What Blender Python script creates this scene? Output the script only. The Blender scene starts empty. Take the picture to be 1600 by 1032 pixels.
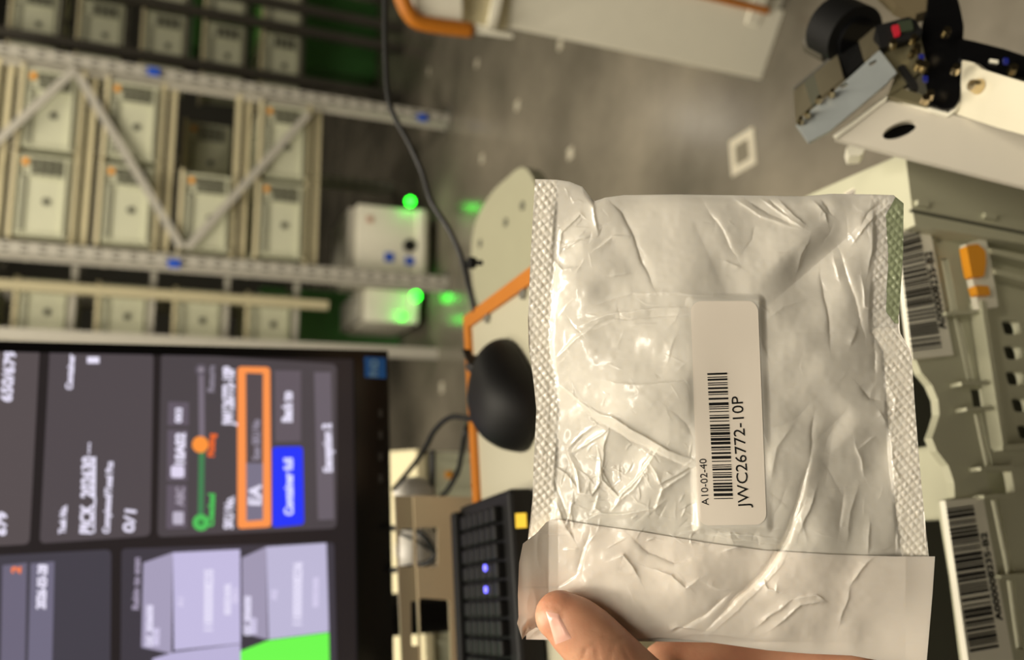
import bpy, bmesh, math, random
import numpy as np
from mathutils import Vector, Matrix
random.seed(7); rng = np.random.default_rng(11)
SC = bpy.context.scene
COL = SC.collection

# ------------------------------------------------------------------ camera
F = 1300.0; CX, CY = 800.0, 516.0
TH = math.radians(22.0); PH = math.radians(3.4)
CAM = Vector((0, 0, 1.35))
fw = Vector((0, math.cos(TH), -math.sin(TH)))
dn = Vector((0, -math.sin(TH), -math.cos(TH)))
rt = Vector((1, 0, 0))
ix = dn * math.cos(PH) + rt * math.sin(PH)      # image x in the world
iy = dn * math.sin(PH) - rt * math.cos(PH)      # image y (down) in the world
cd = bpy.data.cameras.new('camera'); cam = bpy.data.objects.new('camera', cd); COL.objects.link(cam)
m = Matrix((ix, -iy, -fw)).transposed().to_4x4(); m.translation = CAM
cam.matrix_world = m
cd.sensor_width = 36; cd.lens = F / 1600 * 36; cd.clip_start = 0.01; cd.clip_end = 60
cd.dof.use_dof = True; cd.dof.focus_distance = 0.276; cd.dof.aperture_fstop = 9.0
SC.camera = cam
SC.view_settings.view_transform = 'Standard'; SC.view_settings.look = 'None'
SC.view_settings.exposure = 0.0; SC.view_settings.gamma = 1.0
SC.cycles.use_denoising = True
SC.cycles.sample_clamp_indirect = 6.0

# ------------------------------------------------------------------ world and lights
w = bpy.data.worlds.new('world'); SC.world = w; w.use_nodes = True
w.node_tree.nodes['Background'].inputs[0].default_value = (0.80, 0.86, 0.66, 1)
w.node_tree.nodes['Background'].inputs[1].default_value = 0.10
def area(name, loc, rot, sx, sy, power, color=(1.0, 0.93, 0.76)):
    l = bpy.data.lights.new(name, 'AREA'); l.shape = 'RECTANGLE'; l.size = sx; l.size_y = sy
    l.energy = power; l.color = color
    o = bpy.data.objects.new(name, l); COL.objects.link(o); o.location = loc; o.rotation_euler = rot
    return o
WARM = (1.0, 0.905, 0.745)
area('strip_or_fill_lamp', (0.12, -0.42, 3.0), (0, 0, math.radians(75)), 0.20, 1.3, 27, WARM)
area('strip_or_fill_lamp', (-0.35, -1.7, 3.0), (math.radians(30), 0, 0), 1.3, 0.16, 11, WARM)
area('strip_or_fill_lamp', (-0.15, 0.45, 3.1), (0, 0, 0), 0.16, 1.4, 34, WARM)
area('strip_or_fill_lamp', (-1.0, 2.2, 3.4), (math.radians(28), 0, 0), 1.8, 0.16, 80, WARM)
area('strip_or_fill_lamp', (-0.9, 1.1, 3.0), (math.radians(15), math.radians(-35), 0), 0.16, 1.4, 24, WARM)  # added fill lamp, aimed at the white cabinet to brighten it
area('strip_or_fill_lamp', (1.3, 3.2, 3.4), (math.radians(20), 0, 0), 0.16, 1.6, 34, WARM)
area('strip_or_fill_lamp', (2.2, 7.5, 3.4), (0, 0, 0), 0.16, 1.8, 24, WARM)

# ------------------------------------------------------------------ helpers
def ray(px, py):
    return ix * ((px - CX) / F) + iy * ((py - CY) / F) + fw
def P(px, py, d): return CAM + ray(px, py) * d
def PZ(px, py, z):
    r = ray(px, py); return CAM + r * ((z - CAM.z) / r.z)
class Plane:
    """a plane in the world (o, u right, v up, n towards the viewer); at(px,py) meets the sight line"""
    def __init__(s, o, u, v):
        s.o = o; s.u = u.normalized(); s.v = (v - s.u * v.dot(s.u)).normalized(); s.n = s.u.cross(s.v)
    def at(s, px, py, off=0.0):
        r = ray(px, py); t = (s.o + s.n * off - CAM).dot(s.n) / r.dot(s.n); return CAM + r * t
    def uv(s, a, b, off=0.0): return s.o + s.u * a + s.v * b + s.n * off
def yawdir(deg):
    a = math.radians(deg); return Vector((math.cos(a), math.sin(a), 0))
def s2l(c):
    c = c / 255.0
    return c / 12.92 if c <= 0.04045 else ((c + 0.055) / 1.055) ** 2.4
def rgb(t): return (s2l(t[0]), s2l(t[1]), s2l(t[2]), 1)
MATS = {}
def mat(name, col, rough=0.5, metal=0.0, var=0.06, scale=30.0, bump=0.0, coat=0.0, emit=None, es=1.0, spec=0.5, trans=0.0, sss=0.0):
    if name in MATS: return MATS[name]
    M = bpy.data.materials.new(name); M.use_nodes = True; nt = M.node_tree; N = nt.nodes; L = nt.links
    b = N['Principled BSDF']
    tc = N.new('ShaderNodeTexCoord'); nz = N.new('ShaderNodeTexNoise'); nz.inputs['Scale'].default_value = scale
    nz.inputs['Detail'].default_value = 4
    L.new(tc.outputs['Object'], nz.inputs['Vector'])
    mx = N.new('ShaderNodeMixRGB'); mx.blend_type = 'MULTIPLY'; mx.inputs[0].default_value = 1.0
    mx.inputs[1].default_value = rgb(col)
    mr = N.new('ShaderNodeMapRange'); mr.inputs[3].default_value = 1 - var; mr.inputs[4].default_value = 1 + var * 0.5
    L.new(nz.outputs['Fac'], mr.inputs[0]); L.new(mr.outputs[0], mx.inputs[2])
    L.new(mx.outputs[0], b.inputs['Base Color'])
    b.inputs['Roughness'].default_value = rough; b.inputs['Metallic'].default_value = metal
    b.inputs['Specular IOR Level'].default_value = spec
    b.inputs['Coat Weight'].default_value = coat; b.inputs['Coat Roughness'].default_value = 0.1
    if sss: b.inputs['Subsurface Weight'].default_value = sss; b.inputs['Subsurface Radius'].default_value = (0.006, 0.002, 0.001); b.inputs['Subsurface Scale'].default_value = 0.7
    if trans: b.inputs['Transmission Weight'].default_value = trans
    if bump:
        bp = N.new('ShaderNodeBump'); bp.inputs['Strength'].default_value = bump; bp.inputs['Distance'].default_value = 0.001
        L.new(nz.outputs['Fac'], bp.inputs['Height']); L.new(bp.outputs[0], b.inputs['Normal'])
    if emit is not None:
        b.inputs['Emission Color'].default_value = rgb(emit); b.inputs['Emission Strength'].default_value = es
        b.inputs['Base Color'].default_value = (0.01, 0.01, 0.01, 1)
        for l in list(b.inputs['Base Color'].links): L.remove(l)
    MATS[name] = M; return M

def tag(o, label=None, cat=None, group=None, kind=None):
    if label: o['label'] = label
    if cat: o['category'] = cat
    if group: o['group'] = group
    if kind: o['kind'] = kind
    return o
def thing(name, label, cat, loc, group=None, rotz=0.0):
    o = bpy.data.objects.new(name, None); COL.objects.link(o); o.location = loc; o.rotation_euler = (0, 0, rotz)
    o.empty_display_size = 0.05
    return tag(o, label, cat, group)
def wpos(o):
    p = Vector(o.location)
    while o.parent: o = o.parent; p = p + Vector(o.location)
    return p
class MB:
    def __init__(s): s.v = []; s.f = []; s.mi = []; s.ms = []
    def _m(s, m):
        if m is None: return 0
        if m not in s.ms: s.ms.append(m)
        return s.ms.index(m)
    def raw(s, vs, fs, m=None):
        k = len(s.v); s.v += [Vector(v) for v in vs]; i = s._m(m)
        for f in fs: s.f.append([k + a for a in f]); s.mi.append(i)
        return s
    def hexa(s, lo, hi, m=None):
        """lo, hi: two loops of n points"""
        n = len(lo); vs = list(lo) + list(hi)
        fs = [list(range(n))[::-1], [n + i for i in range(n)]] + [[i, (i + 1) % n, n + (i + 1) % n, n + i] for i in range(n)]
        return s.raw(vs, fs, m)
    def box(s, c, sx, sy, sz, X=Vector((1, 0, 0)), Y=Vector((0, 1, 0)), Z=Vector((0, 0, 1)), m=None, bev=0.0):
        c = Vector(c)
        if bev <= 0:
            lo = [c + X * (a * sx / 2) + Y * (b * sy / 2) - Z * (sz / 2) for a, b in ((-1, -1), (1, -1), (1, 1), (-1, 1))]
            hi = [p + Z * sz for p in lo]; return s.hexa(lo, hi, m)
        bm = bmesh.new(); bmesh.ops.create_cube(bm, size=1)
        for v in bm.verts: v.co = Vector((v.co.x * sx, v.co.y * sy, v.co.z * sz))
        bmesh.ops.bevel(bm, geom=bm.edges[:] , offset=bev, segments=2, affect='EDGES', profile=0.5)
        vs = [c + X * v.co.x + Y * v.co.y + Z * v.co.z for v in bm.verts]
        fs = [[v.index for v in f.verts] for f in bm.faces]; bm.free()
        return s.raw(vs, fs, m)
    def prism(s, pts, n, t, m=None):
        """polygon pts (world) extruded by t along -n"""
        return s.hexa([p - n * t for p in pts], list(pts), m)
    def tube(s, pts, r, m=None, seg=10, cap=True):
        pts = [Vector(p) for p in pts]; n = len(pts)
        rr = r if isinstance(r, (list, tuple)) else [r] * n
        vs = []; fs = []
        t0 = (pts[1] - pts[0]).normalized(); a = t0.orthogonal().normalized()
        for i, p in enumerate(pts):
            t = (pts[min(i + 1, n - 1)] - pts[max(i - 1, 0)]).normalized()
            a = (a - t * a.dot(t)).normalized(); b = t.cross(a)
            for k in range(seg):
                q = 2 * math.pi * k / seg; vs.append(p + (a * math.cos(q) + b * math.sin(q)) * rr[i])
        for i in range(n - 1):
            for k in range(seg):
                k2 = (k + 1) % seg; fs.append([i * seg + k, i * seg + k2, (i + 1) * seg + k2, (i + 1) * seg + k])
        if cap: fs.append(list(range(seg))[::-1]); fs.append([(n - 1) * seg + k for k in range(seg)])
        return s.raw(vs, fs, m)
    def disc(s, c, n, r, t, m=None, seg=24, r2=None):
        n = n.normalized(); return s.tube([c - n * t / 2, c + n * t / 2], [r, r if r2 is None else r2], m, seg)
    def build(s, name, m=None, parent=None, smooth=False, base=False, autos=None):
        me = bpy.data.meshes.new(name)
        v = np.array([tuple(p) for p in s.v]); lo = v.min(0); hi = v.max(0); c = (lo + hi) / 2
        if base: c[2] = lo[2]
        me.from_pydata([tuple(p) for p in (v - c)], [], s.f)
        if s.ms:
            for q in s.ms: me.materials.append(q)
            me.polygons.foreach_set('material_index', s.mi)
        elif m: me.materials.append(m)
        me.update()
        bm = bmesh.new(); bm.from_mesh(me); bmesh.ops.recalc_face_normals(bm, faces=bm.faces[:]); bm.to_mesh(me); bm.free()
        if smooth: me.polygons.foreach_set('use_smooth', [True] * len(me.polygons))
        if autos is not None:
            me.polygons.foreach_set('use_smooth', [True] * len(me.polygons))
            me.set_sharp_from_angle(angle=math.radians(autos))
        o = bpy.data.objects.new(name, me); COL.objects.link(o)
        o.location = Vector(c)
        if parent:
            o.parent = parent; o.location = Vector(c) - wpos(parent)
        return o
def smooth_path(pts, n=8):
    pts = [Vector(p) for p in pts]; out = []
    q = [pts[0] * 2 - pts[1]] + pts + [pts[-1] * 2 - pts[-2]]
    for i in range(1, len(q) - 2):
        for k in range(n):
            t = k / n; a, b, c, d = q[i - 1], q[i], q[i + 1], q[i + 2]
            out.append(0.5 * ((2 * b) + (c - a) * t + (2 * a - 5 * b + 4 * c - d) * t * t + (3 * b - a - 3 * c + d) * t ** 3))
    out.append(pts[-1]); return out
def rrect(c4, r, n=5):
    """rounded polygon from 4 (or more) picture corners"""
    out = []; N = len(c4)
    for i in range(N):
        p = Vector(c4[i]); a = (Vector(c4[i - 1]) - p); b = (Vector(c4[(i + 1) % N]) - p)
        ra = min(r, a.length / 2); rb = min(r, b.length / 2); a = a.normalized() * ra; b = b.normalized() * rb
        for k in range(n + 1):
            t = k / n; out.append((p + a) * (1 - t) ** 2 + p * 2 * t * (1 - t) + (p + b) * t * t)
    return out
_txt = {}
def text_geo(body):
    if body in _txt: return _txt[body]
    cu = bpy.data.curves.new('t', 'FONT'); cu.body = body; cu.size = 1.0; cu.resolution_u = 3
    o = bpy.data.objects.new('t', cu); COL.objects.link(o); bpy.context.view_layer.update()
    me = bpy.data.meshes.new_from_object(o.evaluated_get(bpy.context.evaluated_depsgraph_get()))
    vs = [tuple(v.co) for v in me.vertices]; fs = [list(p.vertices) for p in me.polygons]
    bpy.data.objects.remove(o); bpy.data.curves.remove(cu); bpy.data.meshes.remove(me)
    _txt[body] = (vs, fs); return _txt[body]
def put_text(mb, body, p0, p1, cap, fn, m=None, bold=0.0):
    """baseline runs from picture point p0 to p1, cap height cap px, fn maps a picture point to the world"""
    vs, fs = text_geo(body); x0 = min(v[0] for v in vs); x1 = max(v[0] for v in vs)
    ch = 0.69
    p0 = Vector(p0); p1 = Vector(p1); d = (p1 - p0); e = d.normalized(); up = Vector((e.y, -e.x))   # left of reading direction on a y-down picture
    offs = [(0, 0)] if not bold else [(0, 0), (bold, 0), (0, bold), (bold, bold)]
    for ox, oy in offs:
        out = []
        for v in vs:
            q = p0 + d * ((v[0] - x0) / (x1 - x0)) + up * (v[1] / ch * cap) + Vector((ox, oy)); out.append(fn(q.x, q.y))
        mb.raw(out, fs, m)
def barcode(mb, a, b, c, d, fn, m, n=95, seed=1):
    """bars across the quad a-b (start side) to d-c (end side) in picture points"""
    r = random.Random(seed); ws = []
    for i in range(n): ws.append((r.choice([1, 1, 1, 2, 2, 3]), i % 2 == 0))
    T = sum(q[0] for q in ws); t = 0
    a, b, c, d = map(Vector, (a, b, c, d))
    for wd, on in ws:
        if on:
            t0 = t / T; t1 = (t + wd) / T
            mb.raw([fn(*(a.lerp(d, t0))), fn(*(b.lerp(c, t0))), fn(*(b.lerp(c, t1))), fn(*(a.lerp(d, t1)))], [[0, 1, 2, 3]], m)
        t += wd

# ------------------------------------------------------------------ materials
M_WHITE = mat('white_plastic', (236, 232, 214), 0.42, var=0.05)
M_TOTE = mat('tote_plastic', (205, 206, 180), 0.5, var=0.06, scale=12)
M_TOTEF = mat('front_tote_plastic', (192, 191, 165), 0.48, var=0.05, scale=25)
M_RIM = mat('tote_rim_plastic', (214, 204, 168), 0.5, var=0.05)
M_DARKP = mat('dark_recess_plastic', (84, 84, 70), 0.6)
M_CREAM = mat('cream_metal', (206, 196, 160), 0.5, var=0.08)
M_STEEL = mat('galvanised_steel', (150, 148, 140), 0.42, metal=0.75, var=0.15, scale=40)
M_POST = mat('grey_powder_coat', (182, 178, 166), 0.5, metal=0.0, var=0.1)
M_DPOST = mat('dark_rack_metal', (84, 80, 72), 0.5, metal=0.3, var=0.1)
M_ORANGE = mat('orange_edging', (178, 106, 20), 0.5, var=0.08, bump=0.1)
M_ORSTK = mat('orange_sticker', (240, 160, 30), 0.5)
M_BLUE = mat('blue_cap', (30, 84, 200), 0.4)
M_BLACK = mat('black_plastic', (9, 9, 9), 0.6, var=0.1, bump=0.05, spec=0.3)
M_BLACKG = mat('black_glossy_paint', (10, 10, 11), 0.25, var=0.1)
M_RUB = mat('black_rubber', (20, 20, 18), 0.5)
M_DESK = mat('desk_laminate', (178, 174, 152), 0.38, var=0.04, scale=8)
M_BEIGE = mat('beige_metal', (178, 162, 132), 0.5, var=0.05)
M_INK = mat('black_ink', (14, 14, 14), 0.5)
M_PAPER = mat('white_sticker_paper', (232, 222, 208), 0.5, var=0.02)
M_BRASS = mat('bolt_metal', (225, 205, 165), 0.2, metal=1.0)
M_YEL = mat('yellow_sticker', (215, 180, 40), 0.5)
M_LEDG = mat('green_led', (0, 255, 0), emit=(40, 255, 40), es=9.0)
M_LEDB = mat('blue_led', (60, 60, 255), emit=(110, 105, 255), es=3.5)
M_RED = mat('red_mark', (225, 30, 50), 0.4, emit=(225, 20, 45), es=0.5)
M_GREENP = mat('green_panel_and_glow', (84, 146, 76), 0.5)

# ------------------------------------------------------------------ floor, walls, ceiling
def floor_mat():
    M = bpy.data.materials.new('polished_concrete'); M.use_nodes = True; nt = M.node_tree; N = nt.nodes; L = nt.links
    b = N['Principled BSDF']; tc = N.new('ShaderNodeTexCoord')
    n1 = N.new('ShaderNodeTexNoise'); n1.inputs['Scale'].default_value = 1.6; n1.inputs['Detail'].default_value = 8
    n2 = N.new('ShaderNodeTexNoise'); n2.inputs['Scale'].default_value = 22; n2.inputs['Detail'].default_value = 5
    L.new(tc.outputs['Object'], n1.inputs[0]); L.new(tc.outputs['Object'], n2.inputs[0])
    r = N.new('ShaderNodeValToRGB'); r.color_ramp.elements[0].position = 0.33; r.color_ramp.elements[0].color = rgb((98, 93, 82))
    r.color_ramp.elements[1].position = 0.68; r.color_ramp.elements[1].color = rgb((150, 142, 126))
    L.new(n1.outputs['Fac'], r.inputs[0])
    mx = N.new('ShaderNodeMixRGB'); mx.blend_type = 'MULTIPLY'; mx.inputs[0].default_value = 0.25
    L.new(r.outputs[0], mx.inputs[1]); L.new(n2.outputs['Fac'], mx.inputs[2]); L.new(mx.outputs[0], b.inputs['Base Color'])
    mr = N.new('ShaderNodeMapRange'); mr.inputs[3].default_value = 0.14; mr.inputs[4].default_value = 0.3
    L.new(n2.outputs['Fac'], mr.inputs[0]); L.new(mr.outputs[0], b.inputs['Roughness'])
    return M
M_FLOOR = floor_mat()
M_WALL = mat('dark_painted_wall', (88, 86, 76), 0.7, var=0.1, scale=3)
M_CEIL = mat('dark_ceiling', (120, 118, 104), 0.8, var=0.1, scale=3)
def struct(name, mb, m):
    return tag(mb.build(name, m), kind='structure')
struct('floor', MB().box((0, 4, -0.05), 12, 16, 0.1), M_FLOOR)
struct('wall_back', MB().box((0, 12.05, 2.0), 12.2, 0.1, 4.0), M_WALL)
struct('wall_left', MB().box((-6.05, 4, 2.0), 0.1, 16, 4.0), M_WALL)
struct('wall_right', MB().box((6.05, 4, 2.0), 0.1, 16, 4.0), M_WALL)
struct('wall_rear', MB().box((0, -4.05, 2.0), 12.2, 0.1, 4.0), M_WALL)
struct('ceiling', MB().box((0, 4, 4.05), 12.2, 16.2, 0.1), M_CEIL)
# floor stickers
M_STKR = mat('floor_sticker_paper', (205, 198, 178), 0.4)
spots = [(808, 165, .022), (891, 240, .022), (753, 248, .022), (670, 112, .02), (875, 70, .02), (745, 99, .02), (690, 606, .03), (1160, 238, .05)]
for i, (x, y, s) in enumerate(spots):
    c = PZ(x, y, 0.0012); u = yawdir(12); v = Vector((-u.y, u.x, 0))
    if i == len(spots) - 1:
        mb = MB().box(c, s * 2, s * 2, 0.002, u, v, m=M_STKR)
        mb.box(c + Vector((0, 0, .0014)), s * 1.1, s * 1.1, 0.0006, u, v, m=mat('sticker_grey', (120, 114, 98), .5))
        o = mb.build('floor_marker'); tag(o, 'larger pale square floor marker with grey centre, nearest the white bracket', 'floor marker')
    else:
        o = MB().box(c, s * 2, s * 2, 0.002, u, v, m=M_STKR).build('floor_marker')
        tag(o, ['small pale floor dot right of centre, second nearest row', 'small pale floor dot just above the mailer bag',
                'small pale floor dot between hanging cable and round board', 'small pale floor dot beside the black hanging cable, in line with rack foot',
                'small pale floor dot close under the white cabinet side', 'small pale floor dot beneath the orange bumper end',
                'small pale floor dot between monitor and desk edge'][i], 'floor marker')
    o['group'] = 'square markers stuck on the concrete floor'

# ------------------------------------------------------------------ racks
UR = yawdir(11); DR = Vector((-UR.y, UR.x, 0))      # along the row, away from us
f2 = PZ(700, 441, 0); f1 = PZ(702, 186, 0)
UR = (f1 - f2).normalized(); DR = Vector((-UR.y, UR.x, 0)); SEP = (f1 - f2).length
RYAW = math.atan2(UR.y, UR.x)
class RackFrame(Plane): pass
RP = Plane(f2, UR, Vector((0, 0, 1)))
def bar(mb, a, b, wd, dp, nrm, m=None):
    """rectangular bar from a to b; wd across, dp along nrm"""
    t = (b - a).normalized(); s_ = t.cross(nrm).normalized(); nn = s_.cross(t)
    mb.box((a + b) / 2, wd, dp, (b - a).length, s_, nn, t, m)
def channel_post(a, top, wd, dp, m):
    """omega shaped slotted upright"""
    mb = MB(); h = Vector((0, 0, top))
    t = 0.004
    mb.box(a + h / 2 - DR * 0, wd, t, top, UR, DR, m=m)
    for s in (-1, 1):
        mb.box(a + h / 2 + UR * (s * (wd / 2 - t / 2)) + DR * dp / 2, t, dp, top, UR, DR, m=m)
        mb.box(a + h / 2 + UR * (s * (wd / 2 + 0.008)) + DR * dp, 0.02, t, top, UR, DR, m=m)
        for k in range(int(top / 0.075)):
            mb.box(a + Vector((0, 0, 0.05 + k * 0.075)) + UR * (s * wd * 0.24) - DR * 0.0025, 0.009, 0.002, 0.03, UR, DR, m=M_DPOST)
    return mb
TOPH = 3.0
rack = thing('storage_rack', 'grey steel rack with zigzag braced end frame facing the viewer', 'storage rack', f2)
WD = 0.055
for k, b in enumerate((f2, f1)):
    channel_post(b, TOPH, WD, 0.06, M_POST).build('upright_post', parent=rack)
    MB().box(b + Vector((0, 0, .003)) + DR * .03, 0.12, 0.12, 0.006, UR, DR).build('foot_plate', M_STEEL, rack)
# rear posts
for b in (f2, f1):
    channel_post(b + DR * 1.25, TOPH, WD, 0.06, M_POST).build('upright_post', parent=rack)
# braces measured on the end frame
BR = [((430, 410), (0, 890)), ((480, 450), (700, 800))]
def rp(px, py, off=0.01): return RP.at(px, py, off)
for (a, b) in [((118, 108), (-90, 300)), ((122, 118), (284, 388)), ((482, 178), (292, 388)), ((-90, 300), (-300, 90))]:
    mb = MB(); bar(mb, rp(*a), rp(*b), 0.036, 0.012, RP.n); mb.build('diagonal_brace', M_POST, rack)
# blue caps and spacers on posts
for (x, y) in [(240, 112), (660, 184), (272, 412)]:
    MB().box(rp(x, y, 0.012), 0.04, 0.012, 0.055, UR, DR, bev=0.003).build('post_clip', M_BLUE, rack)
def zat(px, py=320): return RP.at(px, py).z
tops = [zat(12), zat(157), zat(283), zat(400)]
pitch = (tops[0] - tops[3]) / 3
shelf_z = [tops[3] - pitch * k for k in (0,)]
TOTE_H = pitch * 0.68
levels = [tops[3] - TOTE_H + pitch * k for k in range(-0, 6)]       # bottoms of totes
# shelf rails (two thin cream rails per level, running along the frame)
def rails(root, o, u, d, z, L, m=M_CREAM):
    for dd, hh in ((0.0, 0.026), (0.55, 0.026)):
        MB().box(o + u * (L / 2) + d * dd + Vector((0, 0, z - 0.014)), L, 0.035, hh, u, d).build('shelf_rail', m if dd == 0 else M_DPOST, root)  # rear rail darkened, putting the shade of the gap into its colour
    MB().box(o + u * (L / 2) + d * 0.02 + Vector((0, 0, z - 0.062)), L, 0.03, 0.03, u, d).build('shelf_rail', m, root)
for z in levels:
    rails(rack, f2 + DR * 0.07, UR, DR, z, SEP)

# tote prototype: faces local -Y, width W (X), height H, depth D
def tote_parts(W, H, D, quality=2):
    """list of (name, MB) in local coordinates"""
    out = []; b = MB(); t = 0.008
    X = Vector((1, 0, 0)); 
    # tapered shell
    ins = 0.012
    def ring(z, s): return [Vector((-W/2+s, s, z)), Vector((W/2-s, s, z)), Vector((W/2-s, D-s, z)), Vector((-W/2+s, D-s, z))]
    lo, hi = ring(0, ins), ring(H, 0.004); li, hi2 = ring(0.01, ins + t), ring(H, 0.004 + t)
    vs = lo + hi + li + hi2; fs = [[3, 2, 1, 0], [8, 9, 10, 11]]
    for i in range(4):
        j = (i + 1) % 4; fs += [[i, j, 4 + j, 4 + i], [8 + i, 12 + i, 12 + j, 8 + j], [4 + i, 4 + j, 12 + j, 12 + i]]
    b.raw(vs, fs, M_TOTE)
    # ribs on the front: bands, ticks and slots
    b.box((0, -0.001, H * 0.86), W * 0.97, 0.012, 0.008, m=M_TOTE)
    b.box((0, 0.001, H * 0.10), W * 0.95, 0.014, 0.010, m=M_TOTE)
    for s in (-1, 1): b.box((s * W * 0.475, 0.0, H * 0.5), 0.010, 0.014, H * 0.96, m=M_TOTE)
    n = 13
    for k in range(n):
        b.box((-W * 0.43 + k * W * 0.052, -0.001, H * 0.80), 0.008, 0.012, H * 0.11, m=M_TOTE)
        b.box((-W * 0.43 + (k + .5) * W * 0.052, -0.001, H * 0.80), 0.013, 0.006, H * 0.10, m=M_DARKP)
    for k in range(4):
        for j in range(5):
            b.box((W * 0.27 + j * W * 0.042, 0.001, H * (0.2 + k * 0.145)), 0.010, 0.006, H * 0.11, m=M_DARKP)
    b.box((W * 0.24, 0, H * 0.42), 0.007, 0.012, H * 0.62, m=M_TOTE)
    out.append(('body', b))
    r = MB()
    for (cx, cy, sx, sy) in ((0, -0.008, W + 0.02, 0.022), (0, D + 0.002, W + 0.02, 0.022), (-W/2, D/2, 0.022, D + 0.02), (W/2, D/2, 0.022, D + 0.02)):
        r.box((cx, cy, H - 0.008), sx, sy, 0.02, bev=0.003)
    out.append(('rim', r))
    s_ = MB(); s_.box((W * 0.40, -0.004, H * 0.80), 0.030, 0.006, 0.030, bev=.002); out.append(('orange_sticker', s_))
    e = MB(); e.disc(Vector((-W * 0.06, 0.004, H * 0.40)), Vector((0, -1, 0)), 0.017, 0.004); out.append(('round_port', e))
    return out
PM = {'rim': M_RIM, 'orange_sticker': M_ORSTK, 'round_port': M_DARKP, 'body': M_TOTE}
_tote_mesh = {}
def tote_mesh(W, H, D):
    key = (round(W, 3), round(H, 3), round(D, 3))
    if key not in _tote_mesh:
        L = []
        for nm, mb in tote_parts(W, H, D):
            o = mb.build(nm, PM[nm]); L.append((nm, o.data, Vector(o.location))); bpy.data.objects.remove(o)
        _tote_mesh[key] = L
    return _tote_mesh[key]
def place_tote(loc, yaw, W, H, D, label, group='grey-white plastic totes stored on the racks', sticker=True):
    r = thing('storage_tote', label, 'tote', loc, group, yaw)
    for nm, me, l in tote_mesh(W, H, D):
        if nm == 'orange_sticker' and not sticker: continue
        o = bpy.data.objects.new(nm, me); COL.objects.link(o); o.parent = r; o.location = l
    return r
TW = 0.392; TD = 0.50
place = lambda u_, d_, z, lab, **k: place_tote(f2 + UR * u_ + DR * d_ + Vector((0, 0, z + 0.0008)), RYAW, TW if 'W' not in k else k['W'], TOTE_H, TD, lab)
ord_ = ['lowest', 'second', 'third', 'fourth', 'fifth', 'sixth']
for k, z in enumerate(levels[:5]):
    if k == 5: continue
    place(0.258, 0.03, z, 'pale tote on %s shelf of the braced rack, nearer the monitor' % ord_[k])
    d_ = 0.42 if k == 1 else 0.03
    place(0.676, d_, z, ('pale tote set further back, second shelf of the braced rack, away from monitor' if k == 1 else
          'pale tote on %s shelf of the braced rack, away from the monitor' % ord_[k]))
# second bay, left of the middle post: a thin cream upright, a grey upright and totes between
bay = thing('storage_rack', 'rack bay between the braced end frame and the monitor top edge', 'storage rack', f2 - UR * 0.3 + DR * 0.3)
g1 = RP.at(512, 478, -0.25); g1b = Vector((g1.x, g1.y, 0.0))
g0 = RP.at(-60, 431, -0.25)
zb = g1.z
pb = MB(); pb.box(Vector((g1.x, g1.y, (TOPH + g1.z) / 2)), 0.045, 0.05, TOPH - g1.z, UR, DR); pb.build('upright_post', M_CREAM, bay)
g2 = RP.at(490, 545, -0.2)
MB().box(Vector((g2.x, g2.y, TOPH / 2)), 0.06, 0.05, TOPH, UR, DR).build('upright_post', M_POST, bay)
ua = (g1 - f2).dot(UR); ub = (g2 - f2).dot(UR)
for z in levels:
    c = f2 + UR * ((ua + ub) / 2 + .0) + DR * 0.33 + Vector((0, 0, z - 0.014))
    MB().box(c - UR * 0.12, abs(ub - ua) + 0.5, 0.03, 0.028, UR, DR).build('shelf_rail', M_POST, bay)
for k, z in enumerate(levels[:5]):
    place(-0.21, 0.36 - 0.0, z, 'pale tote seen past the middle post, %s shelf up, sliver beside the post' % ord_[k], W=0.285)
    place(-0.53, 0.36, z, 'pale tote just above the monitor edge, %s shelf up, partly hidden by the screen' % ord_[k], W=0.285)

# far rack: dimmer totes behind to the right
SB = Plane(f1 + DR * 1.05, UR, Vector((0, 0, 1)))
fr = thing('storage_rack', 'dark unlit rack of small totes farthest back, past the braced frame', 'storage rack', SB.o)
for (a, b) in [((0, 45), (400, 120)), ((200, 0), (480, 48))]:
    A = SB.at(*a); B = SB.at(*b); m_ = (A + B) / 2
    xy = Vector((m_.x, m_.y, 0))
    h = 3.0
    MB().box(xy + Vector((0, 0, h / 2)) , 0.05, 0.05, h, UR, DR).build('upright_post', M_DPOST, fr)
for x, y in ((-60, -90),):
    A = SB.at(x, y); MB().box(Vector((A.x, A.y, 1.5)), .05, .05, 3.0, UR, DR).build('upright_post', M_DPOST, fr)
HB = []
cols = [(50, 15), (150, 40), (252, 55), (345, 78), (440, 95)]
fz = [SB.at(x, y).z for x, y in cols]
fp = (fz[0] - fz[4]) / 4
uu = (SB.at(252, 55) - f2).dot(UR)
fh = fp * 0.72
for k in range(5):
    z = fz[4] - fh / 2 + fp * k
    for j in range(3):
        c = f2 + UR * (uu - 0.0 + j * 0.43) + DR * 1.13 + Vector((0, 0, z))
        place_tote(c, RYAW, 0.37, fh, 0.45, 'dim tote on the dark far rack, %s shelf, %s' % (['lowest', 'second', 'third', 'fourth', 'top'][k], ['next to the bright rack post', 'middle of the row', 'farthest to the side'][j]),
                   'dim totes on the far rack', sticker=False)
    c = f2 + UR * (uu + 0.43) + DR * 1.15 + Vector((0, 0, z - 0.014))
    MB().box(c, 1.5, 0.03, 0.024, UR, DR).build('shelf_rail', M_DPOST, fr)
    
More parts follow.
